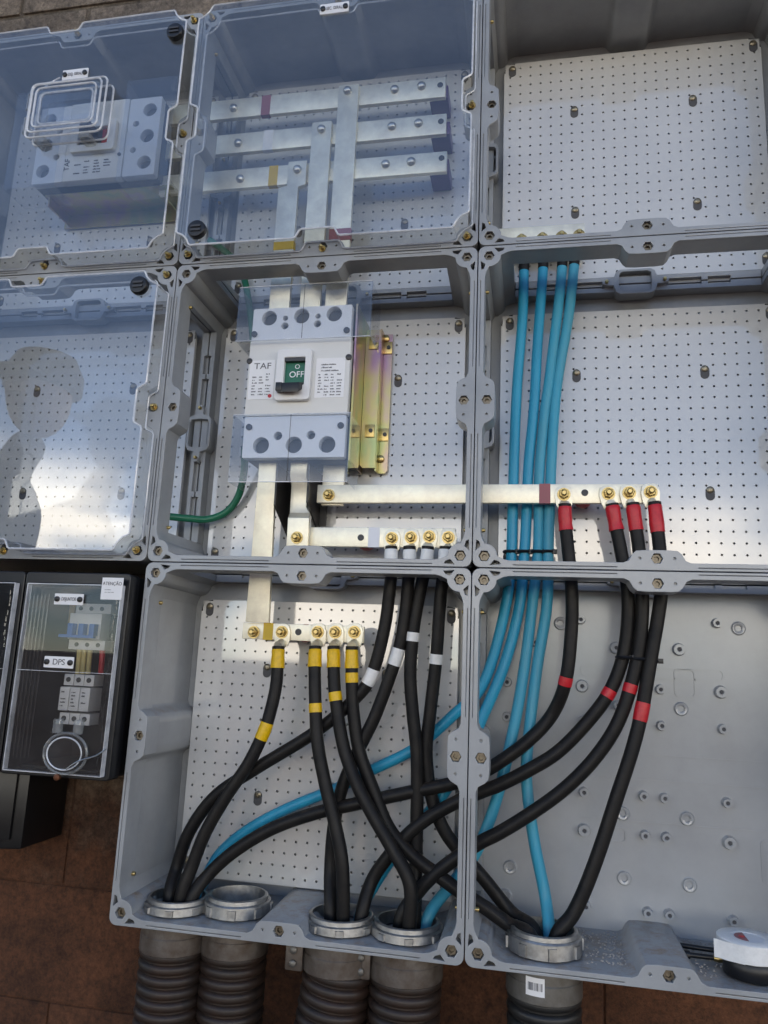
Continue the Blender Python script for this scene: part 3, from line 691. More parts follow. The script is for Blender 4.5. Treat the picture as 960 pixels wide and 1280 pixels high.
# ------------------------------------------------------------------ busbars
stud = MB(); stud.lathe((0, 0, 0), (0, -1, 0), [(0, .020), (.003, .020)], 18); stud.lathe((0, -.003, 0), (0, -1, 0), [(0, .0155), (.010, .0155), (.012, .013)], 6); stud.lathe((0, -.015, 0), (0, -1, 0), [(0, .009), (.010, .009), (.013, .006)], 12)
STUD = stud.mesh('busbar_bolt', M['brass'], ang=30)
dome = MB(); dome.lathe((0, 0, 0), (0, -1, 0), [(0, .016), (.006, .0155), (.012, .011), (.014, .004)], 16)
DOME = dome.mesh('busbar_bolt', M['steel'], ang=60)
hol = MB(); hol.lathe((0, 0, 0), (0, -1, 0), [(0, .0105), (.0015, .0105), (.0015, .006), (.0005, .005)], 14); HOL = hol.mesh('bolt_hole', M['dark'])
def bar(label, x0, x1, z0, z1, Y, bands=(), bolts=(), domes=(), holes=(), loc=None, group='tinned copper busbars', th=.018, bend=None):
    t = thing('busbar', label, 'busbar', loc or (x0, Y, z0), group)
    if bend is None: MB().box(x0, x1, Y, Y+th, z0, z1).build('bar', M['tin'], t, bevel=.0015)
    else: bend(t)
    for (a, b_, m_, vert) in bands:
        mb = MB()
        if vert: mb.box(x0-.0012, x1+.0012, Y-.0014, Y+th+.001, a, b_)
        else: mb.box(a, b_, Y-.0014, Y+th+.001, z0-.0012, z1+.0012)
        mb.build('colour_band', M[m_], t)
    for x, z in bolts: put('busbar_bolt', STUD, t, (x, Y-.0003, z), (0, random.random(), 0))
    for x, z in domes: put('busbar_bolt', DOME, t, (x, Y-.0003, z))
    for x, z in holes: put('bolt_hole', HOL, t, (x, Y-.0003, z))
    return t
def XZ(u_, v_, Y): q = at(u_, v_, Y); return (q.x, q.z)
z2 = lambda a, b: (220+a/2.286, b/2.286)
def dm(l, Y): return [XZ(*z2(a, b), Y) for a, b in l]
Yb = .17
def band_u(u0, u1, v_, Y): return at(u0, v_, Y).x, at(u1, v_, Y).x
bar('topmost horizontal busbar behind the upper middle lid, with a maroon band', -.20, .861, .692, .772, Yb, [(*band_u(327, 338, 130, Yb), 'maroon', 0)], domes=dm([(165, 310), (625, 257), (702, 247)], Yb), holes=dm([(755, 243)], Yb))
bar('middle horizontal busbar behind the upper middle lid, with a white band', -.20, .867, .543, .623, Yb, [(*band_u(329, 341, 175, Yb), 'white', 0)], domes=dm([(178, 410), (617, 362), (693, 353)], Yb), holes=dm([(757, 347)], Yb))
bar('lowest horizontal busbar behind the upper middle lid, with a yellow band', -.20, .873, .395, .473, Yb, [(*band_u(336, 347, 220, Yb), 'ochre', 0)], domes=dm([(184, 512), (599, 470), (672, 463)], Yb), holes=dm([(759, 452)], Yb))
for i, (x, z) in enumerate(((.80, .692), (.81, .543), (.81, .395))):
    t = thing('busbar_insulator', 'dark purple insulator block behind the right end of the %s upper busbar' % ('top', 'middle', 'lowest')[i], 'insulator', (x, .3, z), 'purple insulators behind the busbars')
    MB().box(x, x+.068, .1885, .298, z+.012, z+.062).build('block', M['purple'], t, bevel=.004)
Yv = .150
bar('longest upright busbar dropping from the topmost bar, with a maroon band near the lid bottom', .475, .549, -.14, .764, Yv, [(.145, .19, 'maroon', 1)], domes=dm([(490, 260)], Yv))
bar('middle upright busbar dropping from the white banded bar', .385, .457, -.14, .622, Yv, [], domes=dm([(416, 370)], Yv))
def bend3(t):
    mb = MB(); x0, x1, s_ = .305, .372, -.028
    prof = [(.150, .470), (.150, .375), (.143, .362), (.143, -.14)]
    P0 = [(.306, .374), (.306, .374), (.278, .350), (.278, .350)]
    rings = []
    for (y, z), (a, b_) in zip(prof, P0): rings.append([(a, y, z), (b_, y, z), (b_, y+.018, z), (a, y+.018, z)])
    mb.loft(rings); mb.build('bar', M['tin'], t, bevel=.0012)
    MB().box(.277, .351, .1415, .162, .12, .15).build('colour_band', M['ochre'], t)
bar('stepped upright busbar dropping from the yellow banded bar', .305, .372, -.14, .47, .150, [], domes=dm([(347, 485)], Yv), bend=bend3)
Yo = .16
def bendL(t):
    mb = MB(); prof = [(.145, -.62, .285, .345), (.16, -.70, .280, .340), (.16, -1.165, .275, .352)]
    mb.loft([[(a, y, z), (b_, y, z), (b_, y+.017, z), (a, y+.017, z)] for y, z, a, b_ in prof]); mb.build('bar', M['tin'], t, bevel=.0012)
bar('long upright busbar running from the OFF breaker down to the yellow cable bar', .28, .34, -1.165, -.62, Yo, bend=bendL)
def bendM(t):
    mb = MB(); prof = [(.150, -.62, .393, .450), (.150, -.69, .393, .448), (.17, -.72, .393, .448), (.17, -.79, .394, .448), (.168, -.81, .395, .462), (.150, -.83, .396, .466), (.150, -.928, .397, .468)]
    mb.loft([[(a, y, z), (b_, y, z), (b_, y+.017, z), (a, y+.017, z)] for y, z, a, b_ in prof]); mb.build('bar', M['tin'], t, bevel=.0012)
    put('busbar_bolt', STUD, t, (*XZ(371, 672, .148)[:1], .1495, XZ(371, 672, .148)[1]))
bar('short upright busbar under the middle pole of the OFF breaker', .39, .45, -.928, -.62, .15, bend=bendM)
bar('short upright busbar under the right pole of the OFF breaker', .492, .565, -.78, -.62, .1885)
for i, (x0, x1, z0) in enumerate(((.345, .392, -.845), (.452, .492, -.835))):
    t = thing('phase_barrier', 'black barrier between the %s poles under the OFF breaker' % ('left and middle', 'middle and right')[i], 'insulator', (x0, .2, z0), 'black phase barriers under the breaker')
    mb = MB(); mb.loft([[(x0+.01, y, -.66) for y in (.12, .28)]+[(x0+.01, y, z) for y, z in ((.28, z0-.03), (.12, z0+.05))], [(x0+.016, y, -.66) for y in (.12, .28)]+[(x0+.016, y, z) for y, z in ((.28, z0-.03), (.12, z0+.05))]])
    mb.build('barrier', M['barrier'], t)
    MB().box(x0+.0165, x1, .262, .268, z0, -.66).build('barrier_back', M['barrier'], t)
def px_bar(label, u0, v0, u1, v1, Y, bands, bolts, holes, extra=()):
    a = at(u0, v0, Y); b = at(u1, v1, Y)
    return bar(label, a.x, b.x, b.z, a.z, Y, [(*band_u(p, q, v0, Y), m_, 0) for p, q, m_ in bands], [XZ(p, q, Y-.01) for p, q in bolts], holes=[XZ(p, q, Y) for p, q in holes])
Yh = .170
px_bar('long horizontal busbar crossing from the OFF breaker to the red sleeved cables, maroon band', 397, 606, 823, 629, Yh, [(674, 688, 'maroon')], [(410, 618)], [(731, 616)])
px_bar('short horizontal busbar carrying the white sleeved cables', 388, 659, 569, 685, Yh, [(461, 475, 'paleband')], [], [(451, 672)])
px_bar('short horizontal busbar carrying the yellow sleeved cables, yellow band at its left', 304, 778, 454, 804, Yh+.01, [(330, 342, 'ochre')], [(316, 790)], [(373, 790)])
a = at(622, 286, .24); b = at(731, 303, .24)
bar('neutral busbar low in the upper right enclosure feeding the blue cables', a.x, b.x, b.z-.03, a.z, .24, [], [XZ(p, q, .23) for p, q in ((652, 298), (678, 296), (702, 294), (724, 292))])
# standoffs carrying the horizontal bars
for lab, x, z in (('red cable bar right of centre', at(731, 616, Yh).x, at(731, 616, Yh).z), ('white cable bar', at(451, 672, Yh).x, at(451, 672, Yh).z), ('yellow cable bar', at(373, 790, Yh).x, at(373, 790, Yh).z)):
    t = thing('standoff_insulator', 'small red standoff behind the %s' % lab, 'insulator', (x, .29, z), 'red standoffs behind the busbars')
    mb = MB(); mb.lathe((x, .1995, z), (0, 1, 0), [(0, .018), (.02, .026), (.05, .030), (.08, .026), (.0985, .020)], 14); mb.build('standoff', M['red'], t)

# ------------------------------------------------------------------ conduits in the floors
FZ = -1-HB+.024
def gland(u_, v_, R, label, corr='hose', sticker=False, ear=None, lean=(0, 0), tall=.022):
    w = CR @ Vector(((u_-480)/FPX, 1, -(v_-640)/FPX))
    q = CAM+w*((FZ+.020-CAM.z)/w.z)
    cx, cy = q.x, max(.128, q.y+.02)
    cx = at(u_, v_, cy).x
    t = thing('conduit', label, 'conduit', (cx, cy, GZ), 'conduits entering the enclosure floors')
    zt = FZ+.002
    mb = MB(); mb.lathe((cx, cy, zt), (0, 0, 1), [(0, R), (tall*.9, R*.985), (tall, R*.95), (tall, R*.90), (tall+.010, R*.89), (tall+.012, R*.86), (tall+.012, R*.80), (-.06, R*.78)], 44, caps=(False, False))
    ln = mb.build('locknut', M['alu'], t, ang=25)
    for k in range(8):
        a_ = 2*pi*k/8+.2; c_, s_ = cos(a_), sin(a_)
        mb = MB(); n_ = (c_, s_)
        P = [(cx+c_*rr-s_*tt, cy+s_*rr+c_*tt) for rr, tt in ((R*.97, -.012), (R*1.045, -.010), (R*1.045, .010), (R*.97, .012))]
        mb.loft([[(x, y, zt+.001) for x, y in P], [(x, y, zt+tall*.75) for x, y in P]]); mb.build('locknut_lug', M['alu'], ln)
    mb = MB(); zb_ = -1-HB-.003
    mb.lathe((cx, cy, zb_), (0, 0, -1), [(0, R*.98), (.03, R*.98), (.033, R*1.0), (.075, R*1.0), (.08, R*.95), (.08, R*.8)], 36, caps=(False, False)); mb.lathe((cx, cy, zb_+.001), (0, 0, 1), [(0, R*.98), (0, R*.78), (.03, R*.78)], 36, caps=(False, False))
    cp = mb.build('coupling', M['cast'] if corr == 'hose' else M['alu2'], t, ang=30)
    if ear is not None:
        ex = cx-R*1.06
        MB().box(ex-.03, ex+.02, cy-R*.62, cy-R*.42, zb_-.080, zb_-.008).build('clamp_ear', M['cast'], cp, bevel=.006)
        for dz in (.026, .060): MB().lathe((ex-.006, cy-R*.62, zb_-dz), (0, -1, 0), [(0, .010), (.006, .010), (.009, .006)], 12).build('clamp_bolt', M['alu2'], cp)
    if sticker:
        s_ = []; A = [radians(-118+4*i) for i in range(8)]
        mb = MB(); V = [[mb.v((cx+R*1.006*cos(a_), cy+R*1.006*sin(a_), z)) for a_ in A] for z in (zb_-.012, zb_-.055)]
        for i in range(7): mb.face((V[0][i], V[0][i+1], V[1][i+1], V[1][i]))
        mb.build('sticker', M['paper'], cp)
        for i in range(11):
            a_ = radians(-114+2.0*i); w_ = random.choice((.0004, .0008, .0012)); MB().box(cx+R*1.009*cos(a_)-w_, cx+R*1.009*cos(a_)+w_, cy+R*1.009*sin(a_)-.0004, cy+R*1.009*sin(a_)+.0004, zb_-.042, zb_-.024).build('sticker_print', M['ink'], cp)
    prof = []; z = zb_-.068; k = 0; pts = []; rr = []
    p_ = .031
    while z > GZ+.02:
        for dz, r_ in ((0, .90), (.004, .98), (.010, 1.0), (.017, 1.0), (.024, .98), (.027, .90)):
            d = (zb_-.1-(z-dz)); pts.append((cx+lean[0]*d, cy+lean[1]*d+.0*d, z-dz)); rr.append(R*.98*r_)
        z -= p_
    MB().tube(pts, rr, 28).build('corrugated_hose', M[corr], t, ang=60)
    return Vector((cx, cy, FZ))
G1 = gland(222, 1131, .098, 'leftmost conduit, under the lower enclosure, carrying three black cables and a blue one')
G2 = gland(297, 1132, .098, 'empty conduit second from the left with no cables in it', ear=1, tall=.034)
G3 = gland(426, 1153, .102, 'third conduit from the left with dark cables rising close together', ear=1, lean=(-.12, 0))
G4 = gland(509, 1162, .102, 'conduit just left of the centre post with crossing black cables and a blue one', ear=1, lean=(-.02, 0))
G5 = gland(680, 1187, .100, 'lone conduit under the lower right enclosure with a paper sticker on its collar', 'hosek', sticker=True, tall=.04)

# ------------------------------------------------------------------ cables
def catpath(l, end=None):
    P = [at(*q) for q in l]
    if end is not None:
        g, dx, dy = end; P += [Vector((g.x+dx, g.y+dy, FZ+.03)), Vector((g.x+dx*.8, g.y+dy*.8, FZ-.10)), Vector((g.x+dx*.7, g.y+dy*.7, FZ-.25))]
    return smooth_path(P)
def near(path, u_, v_):
    best = None
    for i, p in enumerate(path):
        d = CR.transposed() @ (p-CAM); x = 480+FPX*d.x/d.y; y = 640-FPX*d.z/d.y
        e = (x-u_)**2+(y-v_)**2
        if best is None or e < best[0]: best = (e, i)
    return best[1]
def cable(label, path, r_, m_, group, bands=(), lug=None, sleeve=None):
    ph = random.uniform(0, 6)
    path = [p+Vector((.0030*sin(i*.075+ph)+.0007*sin(i*.19+2*ph), .0022*sin(i*.06+3*ph), 0))*min(1, i/12) for i, p in enumerate(path)]
    t = thing('power_cable', label, 'cable', path[-1], group)
    MB().tube(path, r_, 14).build('jacket', M[m_], t, ang=80)
    for u_, v_, ln, bm_ in bands:
        i = near(path, u_, v_); k = max(1, int(ln/2/.012)); seg = path[max(0, i-k):i+k+1]
        MB().tube(seg, [r_+.0012 if 0 < q < len(seg)-1 else r_+.0008 for q in range(len(seg))], 14).build('tape_band', M[bm_], t, ang=60)
    if lug:
        (lu, lv), Y, sm, sl_ = lug
        c = at(lu, lv, Y-.02); c.y = Y
        d = (path[0]-path[4]); ang = atan2(path[0].x-path[6].x, path[0].z-path[6].z)
        mb = MB(); pal = [(-.024, -.03), (-.027, 0), (-.021, .022), (-.010, .027), (.010, .027), (.021, .022), (.027, 0), (.024, -.03), (.018, -.045), (-.018, -.045)]
        ca, sa = cos(ang), sin(ang)
        pp = [(c.x+x*ca+z*sa, c.z-x*sa+z*ca) for x, z in pal]
        mb.prism(pp, Y-.008, Y-.0008); lo = mb.build('cable_lug', M['tin'], t, bevel=.001)
        a = Vector((c.x-.036*sa, Y-.006, c.z-.036*ca)); mb = MB(); b_ = path[0]
        mb.tube(smooth_path([a, a.lerp(b_, .5), b_], .006), .0165, 12); mb.build('lug_barrel', M['tin'], lo)
        put('lug_bolt', STUD, lo, (c.x, Y-.0083, c.z), (0, random.random(), 0))
        n_ = max(3, int(sl_/.012)); seg = path[:n_+1]; rr = []
        for q in range(len(seg)): rr.append(r_+.0006+random.uniform(0, .0020)+(.001 if q in (0, len(seg)-1) else .0))
        rr[0] = r_*.8; MB().tube(seg, rr, 14).build('sleeve', M[sm], t, ang=80)
    return t
RB = .0192
# yellow phase
YS = .150
def L_(l, Y0, Y1):       # pixel list with depth running from Y0 to Y1
    n_ = len(l)-1; return [(u_, v_, Y0+(Y1-Y0)*i/n_) for i, (u_, v_) in enumerate(l)]
gy, gw, grd, gb = 'black cables on the yellow bar', 'black cables on the white bar', 'black cables on the red bar', 'blue neutral cables'
yl = Yh+.01
cable('leftmost yellow sleeved black cable, curving to the leftmost conduit', catpath(L_([(348, 808), (347, 830), (345, 858), (339, 888), (331, 915), (312, 955), (282, 998), (257, 1040), (240, 1082)], .155, .12), (G1, .015, -.02)), RB, 'black', gy, [(332, 914, .05, 'yellow')], ((351, 790), yl, 'yellow', .065))
cable('second yellow sleeved black cable, hanging nearly straight to the third conduit', catpath(L_([(394, 808), (393, 840), (394, 885), (397, 930), (407, 980), (420, 1030), (429, 1080)], .155, .10), (G3, .012, -.025)), RB, 'black', gy, [(394, 885, .045, 'yellow')], ((396, 790), yl, 'yellow', .065))
cable('third yellow sleeved black cable, sweeping right to the conduit beside the centre post', catpath(L_([(417, 808), (417, 840), (419, 872), (429, 930), (445, 975), (465, 1015), (490, 1060), (512, 1105)], .155, .085), (G4, .01, -.04)), RB, 'black', gy, [(419, 870, .045, 'yellow')], ((418, 790), yl, 'yellow', .065))
cable('rightmost yellow sleeved black cable with a double yellow band, crossing into the right enclosure', catpath(L_([(440, 808), (440, 830), (441, 860), (444, 900), (450, 940), (465, 985), (485, 1035), (515, 1070), (545, 1093), (572, 1113), (605, 1134), (635, 1155)], .155, .14), (G5, -.03, -.03)), RB, 'black', gy, [(440, 845, .045, 'yellow')], ((442, 790), yl, 'yellow', .065))
# white phase
cable('leftmost white sleeved black cable, its white band low, running to the leftmost conduit', catpath(L_([(489, 683), (489, 705), (489, 730), (482, 785), (464, 845), (438, 878), (390, 917), (320, 960), (270, 995), (238, 1040), (222, 1085)], .155, .17), (G1, -.025, 0)), RB, 'black', gw, [(464, 845, .05, 'white')], ((489, 672), Yh, 'white', .06))
cable('second white sleeved black cable, passing behind the blue one to the third conduit', catpath(L_([(512, 683), (512, 705), (510, 730), (503, 785), (494, 823), (470, 890), (449, 935), (430, 980), (419, 1030), (414, 1085)], .155, .17), (G3, -.03, .0)), RB, 'black', gw, [(495, 823, .05, 'white')], ((513, 671), Yh, 'white', .06))
cable('third white sleeved black cable, dropping straight down beside the post', catpath(L_([(535, 683), (533, 705), (528, 730), (517, 785), (512, 840), (515, 890), (520, 940), (521, 1015), (521, 1080)], .155, .17), (G4, .02, .02)), RB, 'black', gw, [(517, 797, .045, 'white')], ((536, 670), Yh, 'white', .06))
cable('rightmost white sleeved black cable, bending under the post into the right enclosure', catpath(L_([(557, 683), (556, 705), (553, 735), (548, 800), (545, 830), (537, 890), (532, 940), (537, 990), (550, 1030), (570, 1060), (605, 1098), (640, 1140)], .155, .20), (G5, -.02, .02)), RB, 'black', gw, [(546, 825, .045, 'white')], ((560, 671), Yh, 'white', .06))
# red phase
cable('leftmost red sleeved black cable, swinging left behind the post to the leftmost conduit', catpath(L_([(706, 630), (707, 650), (711, 690), (714, 740), (713, 790), (706, 851), (689, 893), (661, 925), (629, 950), (599, 968), (565, 980), (510, 991), (450, 1004), (395, 1016), (340, 1035), (295, 1062), (262, 1092)], .155, .17)[:6]+L_([(689, 893), (661, 925), (629, 950), (599, 968), (565, 980), (510, 991), (450, 1004), (395, 1016), (340, 1035), (295, 1062), (262, 1092)], .19, .14), (G1, .05, -.015)), RB, 'black', grd, [(706, 852, .045, 'red')], ((705, 617), Yh, 'red', .085))
cable('second red sleeved black cable, swinging left behind the post to the third conduit', catpath(L_([(765, 630), (768, 650), (776, 690), (785, 740), (785, 790), (778, 830), (762, 867), (735, 902), (698, 939), (661, 962), (625, 980), (599, 990), (568, 1003), (535, 1022), (508, 1045), (485, 1072), (465, 1103)], .155, .16), (G3, .06, .0)), RB, 'black', grd, [(762, 867, .045, 'red')], ((761, 616), Yh, 'red', .085))
cable('third red sleeved black cable, looping left across the post to the conduit beside it', catpath(L_([(791, 629), (793, 650), (798, 690), (802, 740), (800, 800), (789, 860), (772, 907), (744, 948), (707, 985), (666, 1015), (625, 1040), (597, 1054), (565, 1075), (540, 1095), (520, 1118)], .155, .135), (G4, -.02, .0)), RB, 'black', grd, [(789, 859, .045, 'red')], ((787, 615), Yh, 'red', .085))
cable('rightmost red sleeved black cable, sweeping down to the lone right conduit', catpath(L_([(818, 628), (821, 650), (826, 690), (827, 736), (813, 819), (801, 888), (790, 934), (772, 994), (754, 1054), (735, 1105), (717, 1143)], .155, .12), (G5, .03, -.02)), RB, 'black', grd, [(801, 888, .055, 'red')], ((814, 614), Yh, 'red', .085))
# blue neutrals
BLUES = []
def blue(label, l, Y0, Y1, end, m_='blue'):
    p = catpath(L_(l, Y0, Y1), end); t = cable(label, p, .0168, m_, gb)
    BLUES.append(p)
    top = [p[0]+Vector((0, 0, .052)), p[0]+Vector((0, 0, .03)), p[0]+Vector((0, 0, .0)), p[1]]
    MB().tube(top, .0175, 12).build('black_sleeve', M['black'], t)
    return t
blue('leftmost blue cable, crossing the whole lower enclosure to the leftmost conduit', [(655, 335), (653, 400), (648, 480), (643, 560), (640, 640), (638, 690), (633, 750), (618, 820), (599, 865), (572, 890), (520, 935), (465, 962), (420, 985), (360, 1010), (310, 1037), (275, 1068), (255, 1105)], .24, .235, (G1, .045, .03))
blue('second blue cable, slipping behind the post towards the third conduit', [(679, 332), (674, 420), (668, 500), (660, 580), (657, 640), (655, 690), (650, 760), (630, 835), (600, 905), (585, 940), (566, 972), (545, 1003), (515, 1037), (490, 1072), (467, 1108)], .24, .22, (G3, .05, .035))
blue('third blue cable, scuffed, leaning left behind the post to the conduit beside it', [(703, 330), (697, 400), (688, 470), (680, 520), (673, 600), (672, 690), (666, 760), (657, 830), (645, 900), (625, 980), (605, 1040), (588, 1075), (562, 1108)], .24, .21, (G4, .05, .03), 'scuff')
blue('rightmost blue cable, scuffed, dropping to the lone right conduit', [(718, 328), (710, 400), (698, 480), (690, 560), (686, 640), (684, 690), (683, 760), (673, 830), (664, 900), (659, 960), (661, 1005), (668, 1060), (680, 1120)], .24, .20, (G5, .012, .03), 'scuff')
# cable ties
def tie(label, l, Y, r_, paths=None):
    t = thing('cable_tie', label, 'cable tie', at(l[0][0], l[0][1], Y), 'black cable ties round bundled cables')
    for i, (u_, v_) in enumerate(l):
        c = paths[i][near(paths[i], u_, v_)] if paths else at(u_, v_, Y); n_ = 14
        P = [(c.x+(r_)*cos(2*pi*k/n_), c.y+(r_)*sin(2*pi*k/n_), c.z) for k in range(n_+2)]
        MB().tube(P, .0052, 6).build('tie_loop', M['blackp'], t)
        MB().box(c.x+r_-.006, c.x+r_+.010, c.y-r_*.5-.006, c.y-r_*.5+.008, c.z-.007, c.z+.007).build('tie_head', M['blackp'], t, bevel=.001)
tie('black cable tie binding the four blue cables just above the lower frame', [(638, 692), (655, 692), (671, 692), (684, 692)], .235, .0195, BLUES)
tie('black cable tie binding three red banded cables', [(781, 822), (799, 824), (813, 826)], .150, .0225)
# green earth wires
g = thing('earth_wire', 'green earth wire looping left from under the OFF breaker', 'wire', at(300, 620, .25))
MB().tube(smooth_path([at(*q) for q in ((306, 560, .2), (305, 590, .24), (298, 620, .265), (283, 640, .27), (260, 649, .26), (235, 648, .22), (214, 646, .19), (204, 645, .17))]), .0125, 12).build('jacket', M['green'], g)
g = thing('earth_wire', 'green earth wire dropping behind the upper left corner of the OFF breaker', 'wire', at(312, 390, .25))
MB().tube(smooth_path([at(*q) for q in ((262, 300, .27), (290, 322, .27), (304, 345, .26), (310, 372, .25), (314, 400, .25), (318, 440, .26))]), .0125, 12).build('jacket', M['green'], g)

# ------------------------------------------------------------------ black meter boxes at the lower left
def meter(x0, x1, label, full=True):
    z0, z1_ = -1.640, -1.045; F = -.055
    t = thing('meter_box', label, 'meter box', (x0, .3, z0), 'black meter boxes with ribbed clear covers')
    mb = MB(); add(mb, flat(rrect(x0, x1, z0, z1_, .012), [rrect(x0+.022, x1-.018, z0+.012, z1_-.035, .01)], F, .0, .003)); mb.build('frame', M['blackp'], t)
    MB().box(x0+.004, x1-.004, .0006, .398, z0+.004, z1_-.004).build('case', M['blackp'], t, bevel=.006) if False else None
    mb = MB(); add(mb, flat(rrect(x0+.003, x1-.003, z0+.003, z1_-.003, .012), [rrect(x0+.025, x1-.02, z0+.02, z1_-.04, .01)], .0004, .26)); mb.build('case', M['blackp'], t)
    MB().box(x0+.003, x1-.003, .2605, .396, z0+.003, z1_-.003).build('back', M['blackp'], t)
    cx0, cx1 = x0+.024, x1-.016
    cv_ = MB().box(cx0, cx1, F-.020, F-.0165, z0+.014, z1_-.038).build('clear_cover', M['mclear'], t)
    for x in (cx0, cx1): MB().box(x-.0012, x+.0012, F-.021, F-.001, z0+.014, z1_-.038).build('cover_edge', M['edge'], cv_)
    for z in (z0+.014, z1_-.038): MB().box(cx0, cx1, F-.021, F-.001, z-.0012, z+.0012).build('cover_edge', M['edge'], cv_)
    for k in range(6):
        x = cx0+.014+k*.0125; MB().cyl((x, F-.019, z0+.05), (0, 0, 1), .0018, z1_-z0-.12, 8).build('cover_rib', M['mclear'], cv_)
    for k in range(26):
        z = z1_-.06-k*.02; MB().cyl((cx1-.012+.003*sin(k), F-.020, z), (0, 0, -1), .0022, .013+.004*sin(k*2.3), 6).build('edge_bead', M['mclear'], cv_)
    MB().box(cx0, cx1, F-.0225, F-.0202, -1.341, -1.3395).build('cover_seam', M['edge'], cv_)
    if not full: return t, cv_
    # cover furniture
    for u0, v0, u1, v1, tx in ((69, 752, 106, 744, 'DISJUNTOR'), (56, 831, 94, 822, 'DPS')):
        a = at(u0, v0, F-.02); b = at(u1, v1, F-.02); z = (a.z+b.z)/2-.003
        mb = MB(); mb.prism(rrect(a.x, b.x, z-.0165, z+.0165, .002), F-.0255, F-.0232); s_ = mb.build('name_strip', M['paper'], cv_)
        for x in (a.x+.010, b.x-.010): MB().lathe((x, F-.0255, z), (0, -1, 0), [(0, .0085), (.005, .008), (.007, .004)], 12).build('strip_screw', M['blackp'], s_)
        text_obj('strip_lettering', tx, .0155 if len(tx) > 4 else .024, M['ink'], s_, ((a.x+b.x)/2, F-.0259, z), squash=.6 if len(tx) > 4 else 1)
    a = at(129, 722, F-.02); b = at(152, 750, F-.02)
    mb = MB(); mb.box(a.x, b.x, F-.0225, F-.0202, b.z, a.z); st = mb.build('warning_sticker', M['paper'], cv_)
    text_obj('sticker_lettering', 'ATEN\u00c7\u00c3O', .0145, M['ink'], st, ((a.x+b.x)/2, F-.0229, a.z-.018), squash=.9)
    bars_print(st, a.x+.004, b.x-.004, b.z+.016, a.z-.034, F-.0226, 4, 1)
    # round reading window with its latch
    c = at(80, 942, F-.03)
    ring = [(c.x+.062*cos(2*pi*k/36)*(1.1), F-.024, c.z+.056*sin(2*pi*k/36)) for k in range(38)]
    MB().tube(ring, .0042, 8).build('reading_window_rim', M['wall'], cv_); MB().tube([(c.x+(x-c.x)*.8, y-.006, c.z+(z-c.z)*.8) for x, y, z in ring], .0022, 8).build('reading_window_rim', M['edge'], cv_)
    mb = MB(); mb.prism([(x, z) for x, _, z in ring[:36]], F-.027, F-.025); mb.build('reading_window', M['mclear'], cv_)
    for dx in (-.03, .035): MB().box(c.x+dx-.012, c.x+dx+.012, F-.038, F-.0205, c.z+.055, c.z+.095).build('window_hinge', M['wall'], cv_, bevel=.003)
    MB().lathe((c.x-.015, F-.0205, c.z-.066), (0, -1, 0), [(0, .009), (.010, .009), (.013, .005)], 12).build('cover_screw', mat('rusty screw', (.16, .06, .03), .6, .6), cv_)
    MB().tube(smooth_path([(c.x+.02, F-.04, c.z-.04), (c.x+.06, F-.05, c.z-.015), (c.x+.10, F-.03, c.z+.0), (c.x+.125, F-.022, c.z+.02)]), .002, 6).build('seal_wire', M['steel'], cv_)
    return t, cv_
meter(-.72, -.370, 'black meter box cut by the left edge of the picture', False)
mt, mcv = meter(-.366, -.014, 'black meter box with two name strips and a white warning sticker')
def inside(name, label, cat, u0, v0, u1, v1, Y, m_, depth=.05):
    a = at(u0, v0, Y); b = at(u1, v1, Y)
    t = thing(name, label, cat, (a.x, Y+depth, b.z))
    return t, a, b
t, a, b = inside('din_breaker', 'small three pole breaker with blue levers inside the black meter box', 'circuit breaker', 88, 766, 124, 800, .06, None)
MB().box(a.x, b.x, .06, .115, b.z-.0, a.z).build('breaker_body', M['cover'], t, bevel=.003)
MB().box(a.x+.008, b.x+.02, .075, .13, a.z+.001, a.z+.032).build('upper_terminals', M['cover'], t, bevel=.002); MB().box(a.x-.003, b.x+.012, .075, .13, b.z-.032, b.z-.001).build('lower_terminals', M['cover'], t, bevel=.002)
for k in range(3):
    x = a.x+.012+k*(b.x-a.x)/3; MB().box(x, x+.018, .035, .06, b.z+.012, b.z+.048).build('lever', M['bluesw'], t, bevel=.002)
    MB().cyl((x+.014, .0748, a.z+.016), (0, -1, 0), .007, .002, 10).build('terminal_screw', M['dark'], t); MB().cyl((x+.014, .0748, b.z-.016), (0, -1, 0), .007, .002, 10).build('terminal_screw', M['dark'], t)
MB().box(a.x-.012, b.x-.004, .03, .045, b.z+.004, b.z+.013).build('lever_link', M['bluesw'], t)
t, a, b = inside('surge_arrester', 'pale surge arrester row low inside the black meter box', 'surge protector', 75, 858, 110, 890, .06, None)
for k in range(3):
    x0 = a.x+k*(b.x-a.x)/3; md = MB().box(x0+.001, x0+(b.x-a.x)/3-.001, .06, .13, b.z, a.z).build('module', M['cover'], t, bevel=.003)
    bars_print(md, x0+.005, x0+.028, b.z+.01, a.z-.01, .0592, 5, 1)
    for zc in (a.z+.022, b.z-.024):
        tb = MB().box(x0+.001, x0+(b.x-a.x)/3-.001, .075, .13, zc-.018, zc+.017).build('terminal', M['cover'], t, bevel=.002); MB().cyl((x0+.017, .0748, zc), (0, -1, 0), .008, .002, 10).build('terminal_screw', M['dark'], tb)
t = thing('hook_up_wire', 'short red wire beside the breaker inside the black meter box', 'wire', at(127, 830, .08)); MB().tube([at(128, 805, .09), at(128, 820, .08), at(126, 842, .09)], .009, 10).build('jacket', M['red'], t)
t = thing('hook_up_wire', 'pale yellow wires between breaker and arrester inside the black meter box', 'wire', at(108, 830, .08))
for du in (-6, 0, 7): MB().tube([at(106+du, 806, .09), at(105+du, 820, .085), at(103+du, 842, .09)], .008, 10).build('jacket', mat('pale yellow wire', (.62, .50, .20), .5), t)
